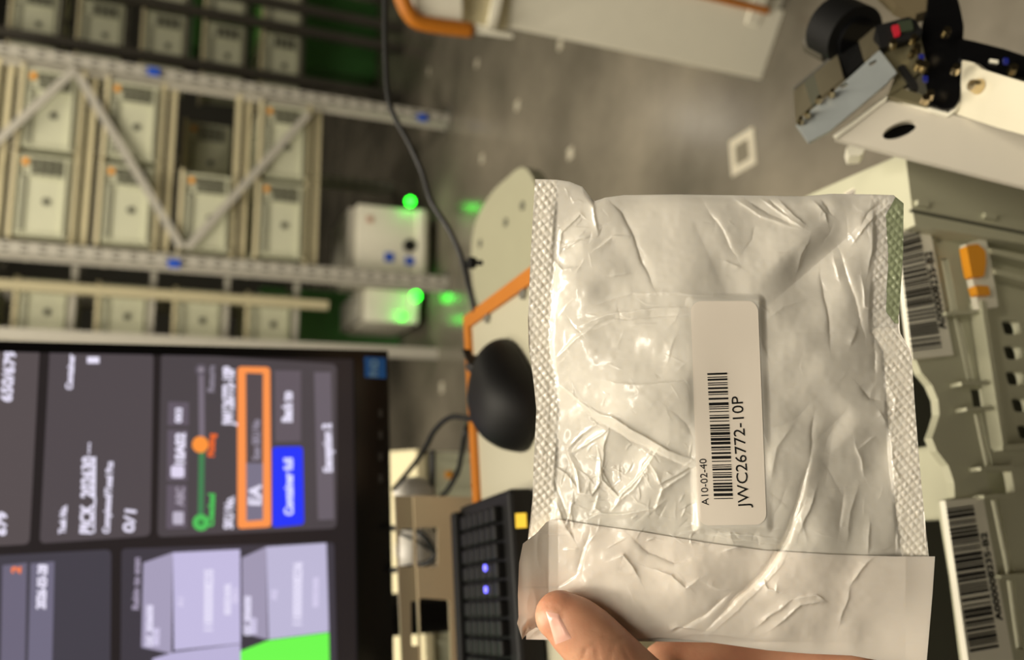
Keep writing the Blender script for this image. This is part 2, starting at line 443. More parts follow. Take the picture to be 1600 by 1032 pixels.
# ------------------------------------------------------------------ robots under the rack
RX = RP
def robot(px0, px1, py0, py1, off, label, leds, marks=True):
    """low white shuttle robot whose front face spans the picture box"""
    pl = Plane(f2 - DR * (-off), UR, Vector((0, 0, 1)))
    a = pl.at((px0 + px1) / 2, py0); b = pl.at((px0 + px1) / 2, py1)
    top = pl.at(px0, (py0 + py1) / 2).z; bot = max(0.0, pl.at(px1, (py0 + py1) / 2).z)
    ctr = (a + b) / 2; ctr.z = 0; Wd = abs((a - b).dot(UR)); 
    r = thing('shuttle_robot', label, 'robot', ctr)
    up = Vector((0, 0, 1)); h = top
    MB().box(ctr + DR * 0.28 + up * (0.06 + (h - 0.06) / 2), Wd, 0.56, h - 0.06, UR, DR, bev=0.02).build('body', M_WHITE, r, autos=40)
    MB().box(ctr + DR * 0.28 + up * (h + 0.02), Wd * 0.9, 0.5, 0.03, UR, DR, bev=0.006).build('lift_deck', M_POST, r)
    MB().box(ctr + DR * 0.0 + up * (h * 0.17 + .03), Wd * 0.98, 0.05, 0.05, UR, DR, bev=0.01).build('bumper', M_WHITE, r)
    for s in (-1, 1):
        MB().disc(ctr + DR * 0.2 + UR * (s * Wd * 0.36) + up * 0.06, UR, 0.06, 0.04).build('wheel', M_RUB, r, autos=40)
    for (x, y, rad) in leds:
        p = pl.at(x, y, 0.03)
        MB().disc(p, DR, rad, 0.012).build('status_light', M_LEDG, r)
        l = bpy.data.lights.new('status_light_glow', 'POINT'); l.energy = 0.10; l.color = (0.05, 1, 0.08); l.shadow_soft_size = 0.02
        lo = bpy.data.objects.new('status_light_glow', l); COL.objects.link(lo); lo.location = p - DR * 0.06
    return r, pl
r1, pl1 = robot(556, 655, 322, 432, 0.16, 'white shuttle robot with blue marks parked under the braced rack', [(641, 315, .024)])
MB().box(pl1.at(608, 402, .003), .05, .006, .05, UR, DR).build('blue_mark', M_BLUE, r1)
MB().box(pl1.at(640, 408, .004), .045, .006, .05, UR, DR).build('blue_mark', M_BLUE, r1)
MB().box(pl1.at(578, 343, .003), .035, .006, .035, UR, DR).build('pink_mark', mat('pink_mark', (200, 160, 140), .5), r1)
MB().disc(pl1.at(640, 384, .012), DR, .035, .02).build('sensor', M_RUB, r1, autos=40)
r2, pl2 = robot(570, 650, 452, 505, 0.34, 'white shuttle robot half hidden beside the monitor corner', [(650, 463, .027), (628, 495, .016)])
# machine deep under the far rack, green glow partly put into its colour
gp = SB.at(535, 70, -1.0); gp.z = 0
gr = thing('charging_station', 'cabinet with green glow in its colour, standing in the shadow behind the totes', 'cabinet', gp)
MB().box(gp + Vector((0, 0, .68)), 0.62, 0.35, 1.36, UR, DR, bev=.01).build('body', M_GREENP, gr)
MB().box(gp + Vector((0, 0, .9)) - DR * .18, 0.45, 0.02, 0.5, UR, DR, bev=.004).build('door', M_GREENP, gr)
dk = RP.at(528, 500, -1.1); dk.z = 0
dock = thing('charging_dock', 'green charging dock on the floor between totes and shuttle robots', 'charging dock', dk)
MB().box(dk + Vector((0, 0, .44)), 0.34, 0.16, .88, UR, DR, bev=.01).build('body', M_GREENP, dock)
MB().box(dk + Vector((0, 0, .10)) - DR * .10, 0.12, 0.06, .05, UR, DR, bev=.006).build('contact_block', M_BLACK, dock)
MB().box(dk + Vector((.02, 0, .36)) - DR * .083, 0.05, 0.006, .05, UR, DR).build('blue_mark', M_BLUE, dock)
l = bpy.data.lights.new('green_indicator_glow', 'POINT'); l.energy = 0.35; l.color = (0.12, 1, 0.12); l.shadow_soft_size = 0.05
lo = bpy.data.objects.new('green_indicator_glow', l); COL.objects.link(lo); lo.location = gp + Vector((-0.2, -.55, 0.75))

# ------------------------------------------------------------------ monitor
vd = (ix * 2480 + iy * 208 + fw * 1300).normalized()
ud = (ix * -350 + iy * -8516 + fw * 1300).normalized()
MP = Plane(P(560, 700, 0.735), ud, -vd)
S = lambda x, y, off=0.0: MP.at(x, y, off)
mon = thing('monitor', 'black framed computer monitor showing a dark picking task screen', 'monitor', Vector((S(600, 800).x, S(600, 800).y + .05, DZ)) if 'DZ' in globals() else S(606, 900))
out = [(-560, 475), (608, 556), (614, 1500), (-560, 1500)]
q = [S(*p) for p in [(-420, 505), (606, 550), (617, 1450), (-420, 1450)]]
q = [MP.uv(*( (p - MP.o).dot(MP.u), (p - MP.o).dot(MP.v))) for p in q]
# true rectangle in plane coordinates
r0 = S(604, 549); ru = (r0 - MP.o).dot(MP.u); rv = (r0 - MP.o).dot(MP.v)
left = ru - 0.565; topv = rv + 0.375
def mrect(u0, v0, u1, v1, off): return [MP.uv(u0, v0, off), MP.uv(u1, v0, off), MP.uv(u1, v1, off), MP.uv(u0, v1, off)]
MB().prism(mrect(left, rv, ru, topv, 0.0), MP.n, 0.03, M_BLACK).build('housing', None, mon)
b = MB()
be = 0.004
sv0 = (S(553, 700) - MP.o).dot(MP.v); su1 = (S(300, 536) - MP.o).dot(MP.u)
su1 = ru - 0.008
for (a0, b0, a1, b1) in ((left, rv, ru, sv0), (left, topv - .012, ru, topv), (left, sv0, left + .008, topv - .012), (su1, sv0, ru, topv - .012)):
    b.prism(mrect(a0, b0, a1, b1, be), MP.n, be, M_BLACKG)
b.build('bezel', None, mon)
EM = {}
def em(col, s=1.0, k=0.62):
    key = col
    if key not in EM:
        EM[key] = mat('screen_%d_%d_%d' % col, col, emit=col, es=s, rough=0.35)
    return EM[key]
sc = MB()
sc.raw(mrect(left + .008, sv0, su1, topv - .012, 0.0006), [[0, 1, 2, 3]], em((34, 28, 30)))
def card(c4, r, col, lay): 
    sc.raw([S(x, y, 0.0006 + 0.00012 * lay) for x, y in rrect(c4, r)], [list(range(len(rrect(c4, r))))], em(col))
CARD = (74, 67, 71); C2 = (62, 58, 68)
card([(-500, 516), (62, 541), (46, 851), (-500, 880)], 10, (86, 77, 79), 1)
card([(78, 541), (240, 552), (235, 838), (62, 850)], 10, (80, 72, 76), 1)
card([(252, 552), (526, 569), (526, 826), (246, 840)], 10, CARD, 1)
card([(-500, 895), (174, 859), (170, 1300), (-500, 1300)], 10, (66, 62, 72), 1)
card([(190, 858), (522, 848), (532, 1300), (186, 1300)], 8, (62, 57, 66), 1)
W_ = (236, 230, 250)
fnS = lambda x, y: S(x, y, 0.0011)
T = lambda body, p0, p1, cap, col=W_, bold=1.2: put_text(sc, body, p0, p1, cap, fnS, em(col), bold)
T('650/679', (17, 627), (24, 549), 17, bold=1.6)
T('679', (8, 836), (10, 801), 14, bold=1.6)
T('Container', (112, 608), (116, 554), 10)
T('1', (153, 566), (153, 558), 17, bold=2)
T('Task No.', (101, 834), (104, 790), 10)
T('PICK_202630', (143, 833), (147, 714), 19, bold=1.8)
T('...', (139, 708), (140, 692), 12, bold=1.5)
card([(146, 833), (148.5, 833), (150, 714), (147.5, 714)], 0.5, W_, 4)
T('Completed/Total Pcs', (170, 833), (176, 722), 10)
T('0/1', (208, 832), (212, 798), 17, bold=1.4)
card([(261, 758), (292, 758), (292, 826), (260, 827)], 1, (98, 88, 100), 2)
card([(262, 672), (294, 672), (293, 752), (261, 752)], 1, (98, 88, 100), 2)
card([(263, 628), (295, 629), (295, 665), (262, 665)], 1, (98, 88, 100), 2)
T('ABC', (286, 790), (287, 762), 12, (165, 155, 170)); card([(270, 800), (287, 800), (287, 820), (270, 820)], 3, (190, 182, 200), 3)
T('10A02', (287, 724), (288, 677), 14, bold=2); card([(267, 728), (288, 728), (288, 747), (267, 747)], 5, (225, 216, 240), 3)
T('003', (283, 660), (284, 638), 10)
card([(310, 580), (319, 580), (320, 690), (311, 690)], 1, (120, 110, 122), 2)
card([(311, 690), (320, 690), (318, 815), (309, 815)], 1, (66, 128, 82), 2)
def dot(x, y, r, col, lay):
    pts = [(x + r * math.cos(a), y + r * 1.0 * math.sin(a)) for a in [k * math.pi / 10 for k in range(20)]]
    sc.raw([S(px, py, 0.0006 + 0.00012 * lay) for px, py in pts], [list(range(20))], em(col))
dot(314, 578, 9, (96, 88, 98), 3); dot(314, 578, 4, (150, 140, 150), 4)
dot(313, 695, 13, (255, 150, 60), 3); dot(314, 817, 13, (80, 190, 90), 3); dot(314, 817, 4, (50, 110, 60), 4)
T('Return', (334, 612), (335, 572), 10, (140, 132, 145)); T('Picking', (334, 713), (335, 678), 10, (240, 105, 40)); T('Checked', (333, 822), (335, 772), 10, (76, 200, 90))
T('JW126772-10P', (364, 664), (365, 573), 17, bold=1.8)
T('SKU No.', (363, 826), (365, 776), 14)
# orange ring
o4 = [(371, 573), (422, 574), (424, 824), (371, 827)]
card(o4, 7, (255, 150, 78), 2); card([(384, 583), (411, 584), (411, 813), (385, 815)], 1, (84, 74, 78), 3)
card([(385, 724), (411, 724), (411, 813), (385, 815)], 1, (122, 116, 136), 4)
T('Scan SKU No', (405, 718), (405, 656), 11, (150, 142, 158)); T('EA', (406, 788), (407, 758), 18, bold=2)
card([(429, 579), (470, 580), (470, 690), (430, 691)], 1, (98, 88, 96), 2)
card([(426, 699), (473, 698), (475, 820), (426, 825)], 6, (34, 52, 250), 3)
T('Container full', (457, 804), (456, 716), 13, (225, 228, 255), 1.6)
T('Back to', (455, 658), (455, 612), 15, W_, 2.0)
card([(491, 582), (517, 582), (522, 812), (497, 813)], 1, (104, 95, 104), 2)
T('Exception 2', (518, 736), (516, 662), 13, W_, 2.0)
card([(4, 884), (42, 880), (38, 1100), (0, 1100)], 1, (108, 102, 122), 2)
card([(48, 881), (85, 878), (80, 1100), (42, 1100)], 1, (112, 107, 128), 2)
T('2', (31, 896), (32, 886), 14, (255, 130, 70), 1.4); T('2026-03-28', (70, 951), (73, 883), 14, bold=1.6)
T('Rebin to scan', (216, 952), (218, 872), 10, (160, 150, 172), 1.4)
card([(224, 880), (270, 864), (268, 1022), (221, 1012)], 1, (166, 158, 186), 2)
card([(270, 864), (375, 859), (376, 1006), (272, 1017)], 1, (196, 188, 224), 2)
card([(238, 1030), (272, 1020), (376, 1007), (376, 1200), (236, 1200)], 1, (188, 180, 216), 2)
card([(378, 872), (416, 855), (418, 1000), (379, 990)], 1, (160, 152, 178), 2)
card([(416, 855), (510, 849), (514, 988), (420, 1000)], 1, (190, 184, 214), 2)
card([(376, 1018), (420, 1001), (514, 989), (518, 1200), (376, 1200)], 1, (112, 250, 80), 2)
for (x, y0, y1, c, t_) in ((237, 1009, 946, 9, 'DZ_2026030'), (247, 1008, 982, 8, 'SEEDE'), (285, 948, 934, 8, 'A1'), (331, 985, 890, 13, '1100000008235'),
                      (359, 960, 912, 9, 'SEEDER'), (370, 942, 920, 7, '001'), (390, 992, 932, 9, 'DZ_2026030'), (399, 990, 966, 8, 'SEED'), (431, 937, 922, 8, 'A2'), (470, 976, 879, 13, '1100000008236'), (496, 948, 902, 8, 'SEEDER')):
    T(t_, (x, y0), (x + 1, y1), c, (228, 222, 246) if c > 8 else (214, 206, 236), 1.6)
scr = sc.build('screen', None, mon)
for f_ in scr.data.polygons: pass
st = MB()
st.raw([S(x, y, .0046) for x, y in [(569, 558), (602, 560), (603, 592), (570, 590)]], [[0, 1, 2, 3]], mat('blue_badge', (28, 92, 165), .35))
put_text(st, 'FHD', (590, 588), (590, 562), 12, lambda x, y: S(x, y, .005), mat('badge_print', (150, 190, 220), .4), 1.0)
st.build('energy_badge', None, mon)
bt = MB()
for k in range(4): bt.raw([S(x, y, .0046) for x, y in [(592, 640 + 34 * k), (597, 640 + 34 * k), (597, 652 + 34 * k), (592, 652 + 34 * k)]], [[0, 1, 2, 3]], mat('button_print', (60, 56, 52), .5))
bt.build('control_buttons', None, mon)

# ------------------------------------------------------------------ desk
DZ = 1.134
D = lambda x, y, z=0.0: PZ(x, y, DZ + z)
def offset_poly(poly, d):
    out = []; n = len(poly); 
    c = sum(poly, Vector()) / n
    for i in range(n):
        a, b_, c_ = poly[i - 1], poly[i], poly[(i + 1) % n]
        e1 = (b_ - a).normalized(); e2 = (c_ - b_).normalized()
        n1 = Vector((e1.y, -e1.x, 0)); n2 = Vector((e2.y, -e2.x, 0))
        if n1.dot(b_ - c) < 0: n1 = -n1; n2 = -n2
        bs = (n1 + n2).normalized(); out.append(b_ + bs * (d / max(0.4, bs.dot(n1))))
    return out
A_ = D(729, 496); B_ = D(745, 800); fd = (B_ - A_).normalized()          # far edge direction (towards the left)
Cn = D(826, 424); near = D(890, 1010)
pback = Vector((fd.y, -fd.x, 0)); pback = pback if pback.y < 0 else -pback   # towards the viewer
dep = (near - A_).dot(pback)
chd = (Cn - A_)
R1 = A_ + chd * (dep / chd.dot(pback))
R2 = R1 + pback * (dep - chd.dot(pback)) if dep > chd.dot(pback) else R1
poly = [A_, A_ + fd * 0.66, A_ + fd * 0.66 + pback * dep, R1] if (R2 - R1).length < 1e-4 else [A_, A_ + fd * 0.66, A_ + fd * 0.66 + pback * dep, R2, R1]
desk = thing('workstation_desk', 'grey workstation desk with an orange edge and a cut corner, holding mouse and keyboard', 'desk', Vector((A_.x - .25, A_.y - dep / 2, 0)))
up = Vector((0, 0, 1))
inner = offset_poly(poly, -0.011)
MB().hexa([p - up * .024 for p in inner], list(inner)).build('desktop', M_DESK, desk)
e = MB(); n = len(poly); 
for i in range(n):
    j = (i + 1) % n
    e.hexa([poly[i] - up * .026, poly[j] - up * .026, inner[j] - up * .026, inner[i] - up * .026], [poly[i] + up * .003, poly[j] + up * .003, inner[j] + up * .003, inner[i] + up * .003], M_ORANGE)
e.build('edge_band', None, desk)
for (x, y) in ((762, 496), (818, 458)): MB().disc(D(x, y, .001), up, .0045, .003, M_STEEL, 16).build('screw', None, desk)
lc = A_ + fd * 0.46 - pback * 0.13
MB().box(Vector((lc.x, lc.y, (DZ - .05) / 2)), 0.07, 0.05, DZ - .05, fd, pback, bev=.004).build('leg', M_BEIGE, desk)
MB().box(lc + pback * .11 - up * (lc.z - DZ + .038), 0.07, 0.27, .024, fd, pback, bev=.003).build('support_arm', M_BEIGE, desk)
MB().box(Vector((lc.x, lc.y, .015)), 0.16, 0.12, 0.03, fd, pback, bev=.006).build('foot', M_BEIGE, desk)

# beige cable plate behind the desk
YP = Plane(A_ - pback * 0.02, -fd, Vector((0, 0, 1)))
bp_out = [(620, 772), (738, 777), (760, 1300), (640, 1300)]
pln = YP
plate = thing('cable_plate', 'beige metal plate with square cable holes between monitor and desk edge', 'metal plate', pln.at(735, 900))
def plate_with_holes(pl, outer, holes, t, m, name, parent):
    bm = bmesh.new()
    loops = []
    for lp in [outer] + holes:
        vs = [bm.verts.new(pl.at(*p)) for p in lp]; es = [bm.edges.new((vs[i], vs[(i + 1) % len(vs)])) for i in range(len(vs))]; loops += es
    bmesh.ops.triangle_fill(bm, use_beauty=True, use_dissolve=False, edges=loops, normal=pl.n)
    bm.normal_update()
    ext = bmesh.ops.extrude_face_region(bm, geom=bm.faces[:])
    for v in [g for g in ext['geom'] if isinstance(g, bmesh.types.BMVert)]: v.co -= pl.n * t
    bmesh.ops.recalc_face_normals(bm, faces=bm.faces[:])
    mb = MB(); bm.verts.index_update(); mb.raw([v.co.copy() for v in bm.verts], [[v.index for v in f.verts] for f in bm.faces], m); bm.free()
    return mb.build(name, None, parent)
plate_with_holes(pln, [(646, 775), (738, 777), (762, 1250), (668, 1250)], [rrect([(646.5 + 3, 826), (684, 824), (684, 886), (650, 886)], 4), rrect([(655, 935), (702, 938), (706, 1060), (658, 1060)], 6)], .003, M_BEIGE, 'face_plate', plate)
plate_with_holes(Plane(pln.o - pln.n * .004, pln.u, pln.v), [(617, 775), (648, 776), (668, 1250), (637, 1250)], [rrect([(624, 827), (646, 826), (646, 886), (624, 886)], 4), rrect([(642, 940), (652, 940), (655, 1010), (643, 1010)], 3)], .003, mat('beige_metal_shaded', (140, 128, 104), .5), 'side_flange', plate)  # flange colour darkened to carry the shading of the fold
pb_ = pln.at(690, 1150, -.05); MB().box(Vector((pb_.x, pb_.y, pb_.z / 2)), 0.05, 0.03, pb_.z, -fd, pback).build('stand', M_BEIGE, plate)
# small white clip on the plate
cl = MB(); cl.prism([pln.at(x, y, .004) for x, y in [(733, 805), (740, 805), (742, 872), (736, 872)]], pln.n, .004, M_WHITE); cl.build('clip_strip', None, plate)
# monitor arm
am = MB(); a0 = MP.uv((left + ru) / 2, (rv + topv) / 2, -.03)
am.tube([a0, a0 - MP.n * .07], .02, M_BLACK, 12); am.tube([a0 - MP.n * .07, Vector((a0.x, a0.y + .16, a0.z - .1)), Vector((a0.x, a0.y + .16, 0.0))], .022, M_BLACK, 12)
am.build('stand', None, mon)

# things behind the plate: white tote, cap, cups
bk = P(700, 752, 1.25)
bt_ = Plane(P(700, 750, 1.25), yawdir(10), up)
def pr(pl, pts, t, m, off=0.0): return MB().prism([pl.at(x, y, off) for x, y in pts], pl.n, t, m)
cart_top = bt_.at(778, 760).z
tb = thing('storage_tote', 'whitish tote on the stand behind the desk, partly behind the cables', 'tote', bt_.at(790, 760))
pr(bt_, [(656, 706), (792, 708), (812, 1090), (672, 1090)], .25, M_TOTE).build('body', None, tb)
pr(bt_, [(650, 703), (664, 703), (680, 1094), (668, 1094)], .27, M_RIM, .01).build('rim', None, tb)
rb = MB()
for k in range(9): rb.prism([bt_.at(x, y, .006) for x, y in [(672, 722 + k * 40), (785, 724 + k * 40), (785, 729 + k * 40), (672, 727 + k * 40)]], bt_.n, .006, M_TOTE)
rb.build('rib', None, tb)
pr(bt_, [(697, 737), (706, 737), (706, 748), (697, 748)], .003, M_ORSTK, .004).build('orange_sticker', None, tb)
sb = bt_.at(800, 900, -.12); MB()
st2 = thing('side_stand', 'low cream stand carrying the tote behind the desk', 'stand', Vector((sb.x, sb.y, 0)))
ztop = min(v.z for v in [bt_.at(792, 708), bt_.at(812, 1090)]) - .001
MB().box(Vector((sb.x, sb.y, ztop / 2)), 0.5, 0.2, ztop, yawdir(10), Vector((-yawdir(10).y, yawdir(10).x, 0)), bev=.004).build('body', M_CREAM, st2)
MB().box(Vector((sb.x, sb.y, .01)), 0.56, 0.26, .02, yawdir(10), Vector((-yawdir(10).y, yawdir(10).x, 0))).build('foot', M_CREAM, st2)
def blob(name, px, py, d, r, label, cat, m, sq=1.0):
    c = P(px, py, d); mb = MB(); vs = []; fs = []; nu, nv = 20, 12
    for j in range(nv + 1):
        th = math.pi * j / nv
        for i in range(nu):
            a = 2 * math.pi * i / nu; vs.append(c + Vector((math.cos(a) * math.sin(th) * r, math.sin(a) * math.sin(th) * r, math.cos(th) * r * sq)))
    for j in range(nv):
        for i in range(nu): fs.append([j * nu + i, j * nu + (i + 1) % nu, (j + 1) * nu + (i + 1) % nu, (j + 1) * nu + i])
    mb.raw(vs, fs, m); o = mb.build(name, None, smooth=True); return tag(o, label, cat)
M_PL = mat('white_polythene', (235, 230, 220), .4)
blob('plastic_bag', 655, 858, .80, .026, 'crumpled white plastic seen through the upper square hole of the beige plate', 'plastic bag', M_PL, .9)
blob('plastic_bag', 648, 768, .80, .014, 'small white bag tip peeping over the beige plate top', 'plastic bag', M_PL, 1.5)

# cables
def cable(pts, r, label, m=M_RUB, name='cable'):
    return tag(MB().tube(smooth_path(pts), r, m, 10).build(name, None, smooth=True), label, 'cable')
hang = [P(x, y, d) for x, y, d in [(604, -300, .72), (600, -120, .72), (602, 0, .71), (603, 90, .70), (610, 165, .69), (640, 225, .68), (660, 270, .675), (674, 315, .67), (702, 360, .665), (722, 405, .66), (733, 450, .65), (742, 487, .645)]]

cable(hang, .0023, 'long black cable hanging in a curve down to the desk corner')
ct = P(737, 411, .655); mb = MB(); mb.box(ct + Vector((0, 0, 0)), .009, .007, .006, bev=.001, m=M_BLACK); mb.box(ct + ix * .002 - iy * 0.0 , .014, .004, .004, ix, iy, fw, m=M_BLACK, bev=.001)
tag(mb.build('cable_clip', None), 'small black clip on the hanging cable beside the round board', 'cable clip')

# ------------------------------------------------------------------ mouse
def mouse():
    c = D(806, 612); r = thing('computer_mouse', 'black wired mouse lying on the desk by the mailer bag', 'computer mouse', c)
    ax = (D(752, 586) - D(792, 640)); ax.z = 0
    ax = Vector((0.55, 0.83, 0)).normalized(); sx = Vector((ax.y, -ax.x, 0))
    L, Wd, Hh = .092, .058, .030
    mb = MB(); nu, nv = 40, 16; vs = []; fs = []
    for j in range(nv + 1):
        t = j / nv; 
        for i in range(nu):
            a = 2 * math.pi * i / nu; ca, sa = math.cos(a), math.sin(a)
            k = math.cos(t * math.pi / 2) ** 0.55 if t < 1 else 0
            ex = abs(ca) ** .85 * (1 if ca > 0 else -1); ey = abs(sa) ** .85 * (1 if sa > 0 else -1)
            x = ex * L / 2 * k; y = ey * Wd / 2 * k * (1 - .12 * ex)
            z = Hh * math.sin(t * math.pi / 2) * (1 - .28 * (x / (L / 2)) ** 2 - .18 * x / (L / 2))
            vs.append(c + ax * x + sx * y + up * (z + .002))
    for j in range(nv):
        for i in range(nu): fs.append([j * nu + i, j * nu + (i + 1) % nu, (j + 1) * nu + (i + 1) % nu, (j + 1) * nu + i])
    fs.append([i for i in range(nu)][::-1])
    mb.raw(vs, fs, M_BLACK); mb.build('shell', None, r, smooth=True)
    MB().disc(c + ax * .028 + up * .020, sx, .008, .006).build('scroll_wheel', M_RUB, r, autos=40)
    s_ = MB(); s_.box(c + ax * .026 + up * .024, .0012, .04, .006, sx, ax, m=M_INK); s_.build('button_seam', None, r)
    tip = c + ax * .053 + up * .008
    p = [tip, D(735, 655, .006), P(705, 652, .66), P(680, 672, .68), P(662, 705, .70), P(640, 735, .73), P(615, 765, .76)]
    p = [c + sx * -.0 + ax * .0 - rt * .03 + up * .006, D(750, 648, .006), D(738, 655, .006)] + p[2:]
    MB().tube(smooth_path(p), .0022, M_RUB, 10).build('cable', None, r, smooth=True)
mouse()
cable([D(733, 662, -.02), P(728, 672, .68), P(722, 705, .69), P(715, 738, .70), P(700, 765, .71), P(688, 782, .72), P(680, 830, .73)], .0022, 'black cable dropping from the desk edge behind the beige plate')
cable([P(676, 704, .8), P(676, 735, .8), P(675, 770, .8), P(676, 800, .8)], .0026, 'short black cable running straight over the white tote')
cable([P(612, 826, .72), P(640, 826, .715), P(662, 838, .71), P(676, 858, .71), P(680, 868, .71), P(668, 880, .71), P(640, 887, .715), P(612, 892, .72)], .0026, 'black cable looped inside the upper square hole of the plate')
cable([P(620, 832, .74), P(650, 845, .73), P(680, 866, .73), P(690, 880, .73)], .0016, 'thin dark cable crossing the upper square hole')

# ------------------------------------------------------------------ keyboard
def keyboard():
    a = D(741, 796, .001); b = D(852, 790, .001)
    u = fd; dd = pback
    L = .44; Wk = .098
    o = a + dd * 0.0165
    r = thing('keyboard', 'black keyboard with two blue lights and a yellow sticker on the desk', 'keyboard', o + u * L / 2)
    MB().box(o + u * L / 2 + dd * Wk / 2 + up * .009, L, Wk, .018, u, dd, bev=.003).build('case', M_BLACK, r)
    rows, pit = 6, (Wk - .03) / 6
    kp = MB(); kp.box((0, 0, 0), pit * .86, pit * .86, .008, bev=.0015, m=M_BLACK); k0 = kp.build('key'); me = k0.data; bpy.data.objects.remove(k0)
    n = 0; yaw = math.atan2(u.y, u.x)
    for j in range(rows):
        for i in range(16):
            if n >= 96: break
            k = bpy.data.objects.new('key', me); COL.objects.link(k); k.parent = r
            k.location = o + u * (.014 + i * pit) + dd * (.024 + j * pit) + up * .020 - wpos(r); k.rotation_euler = (0, 0, yaw); n += 1
    MB().box(o + u * L / 2 + dd * .0055 + up * .0213, L * .98, .010, .0075, u, dd, bev=.002).build('top_bar', M_BLACK, r)
    for (x, y) in ((756, 888), (757, 922)):
        p = D(x + 2, y, .0260); MB().disc(p, up, .002, .001, M_LEDB, 12).build('indicator_light', None, r)
    p = [D(805, 803, .0245), D(822, 802, .0245), D(823, 825, .0245), D(806, 826, .0245)]
    MB().hexa([q - up * .0004 for q in p], p, M_YEL).build('yellow_sticker', None, r)
keyboard()

# round board beyond the desk corner
RZ = 0.96
rbp = [(760, 500), (742, 460), (736, 405), (742, 350), (765, 306), (790, 280), (818, 262), (842, 300), (880, 420), (900, 480), (900, 540), (780, 540)]
rpts = smooth_path([PZ(x, y, RZ) for x, y in rbp] + [PZ(760, 500, RZ)], 5)[:-1]
rbd = thing('round_board', 'pale round-ended board with small holes behind the mailer bag corner', 'board', Vector((sum(p.x for p in rpts) / len(rpts), sum(p.y for p in rpts) / len(rpts), 0)))
MB().prism(rpts, up, .018, mat('grey_green_laminate', (146, 144, 120), .5)).build('panel', None, rbd)
for (x, y) in ((816, 322), (790, 348), (750, 381)): MB().disc(PZ(x, y, RZ + .0005), up, .006, .002, M_DARKP, 14).build('hole', None, rbd)
MB().tube([Vector((rbd.location.x, rbd.location.y, 0)), Vector((rbd.location.x, rbd.location.y, RZ - .018))], .03, M_BEIGE, 16).build('post', None, rbd, autos=40)
MB().disc(Vector((rbd.location.x, rbd.location.y, .01)), up, .16, .02, M_BEIGE).build('foot', None, rbd)

# ------------------------------------------------------------------ white cabinet with orange bumper, at the right of the aisle
cf = PZ(1190, 125, 0); cab_u = (PZ(1232, 0, 0) - cf).normalized()
CP = Plane(cf, cab_u, up)                 # visible front face runs to the right
cab = thing('white_cabinet', 'white cabinet with an orange bumper, standing across the grey floor', 'cabinet', cf)
Htop = CP.at(770, 45).z
cd_ = Vector((-cab_u.y, cab_u.x, 0)); cd_ = cd_ if cd_.y > 0 else -cd_
def cbox(u0, u1, d0, d1, z0, z1, m, bev=.003):
    return MB().box(cf + cab_u * ((u0 + u1) / 2) + cd_ * ((d0 + d1) / 2) + up * ((z0 + z1) / 2), u1 - u0, d1 - d0, z1 - z0, cab_u, cd_, m=m, bev=bev)
cbox(0, .17, 0, .45, 0, Htop, M_WHITE).build('side_panel', None, cab)
cbox(.17, .62, .02, .45, 0, Htop, M_WHITE).build('body', None, cab)
cbox(.12, .60, -.004, .03, .06, .1, M_WHITE).build('plinth_trim', None, cab)
cbox(0.152, .168, -.012, .03, .05, .52, M_ORANGE).build('orange_strip', None, cab)
cbox(.19, .6, -.02, .02, .06, .5, mat('grey_inset', (150, 146, 132), .5)).build('door', None, cab)
cbox(-.015, .66, -.03, .47, Htop, Htop + .02, M_WHITE).build('worktop', None, cab)
bm_ = [CP.at(x, y, .06) for x, y in [(612, -60), (630, 0), (641, 22), (655, 34), (690, 41), (738, 47)]]
MB().tube(smooth_path(bm_, 6), .0165, M_ORANGE, 12).build('bumper', None, cab, smooth=True)
mb = MB(); mb.prism([CP.at(x, y, .05) for x, y in [(640, -30), (652, 18), (672, 30), (722, 40), (722, -30)]], CP.n, .03, M_WHITE); mb.build('upper_shelf', None, cab)
mb = MB(); mb.prism([CP.at(x, y, .07) for x, y in [(738, 46), (742, 43), (802, 54), (800, 60), (740, 52)]], CP.n, .03, M_WHITE); mb.build('bracket', None, cab)
mb = MB(); mb.prism([CP.at(x, y, .012) for x, y in [(717, -30), (722, 34), (790, 47), (797, -30)]], CP.n, .01, M_CREAM); mb.build('hinge_cover', None, cab)

# ------------------------------------------------------------------ front tote (near, right)
FU = yawdir(15.6); TZ = 0.95
FP = Plane(PZ(1415, 238, TZ), FU, up); FD = -FP.n
G = lambda x, y, off=0.0: FP.at(x, y, off)
ft = thing('picking_tote', 'large pale grey tote with two barcode labels below the mailer bag', 'tote', FP.uv(-.25, -.32, 0) )
def gp_(pts, t, off, m, name, r=0, parent=ft):
    q = rrect(pts, r) if r else pts
    return MB().prism([G(x, y, off) for x, y in q], FP.n, t, m).build(name, None, parent)
# wall with hand cut-outs; top edge runs down the picture
wall = [(1660, 345), (1407, 345), (1420, 455), (1431, 562), (1440, 583), (1456, 602), (1466, 625), (1468, 648), (1462, 668), (1456, 685), (1464, 705), (1482, 728), (1491, 755), (1492, 778), (1476, 784), (1496, 905), (1512, 1030), (1535, 1180), (1720, 1180)]
holes = []
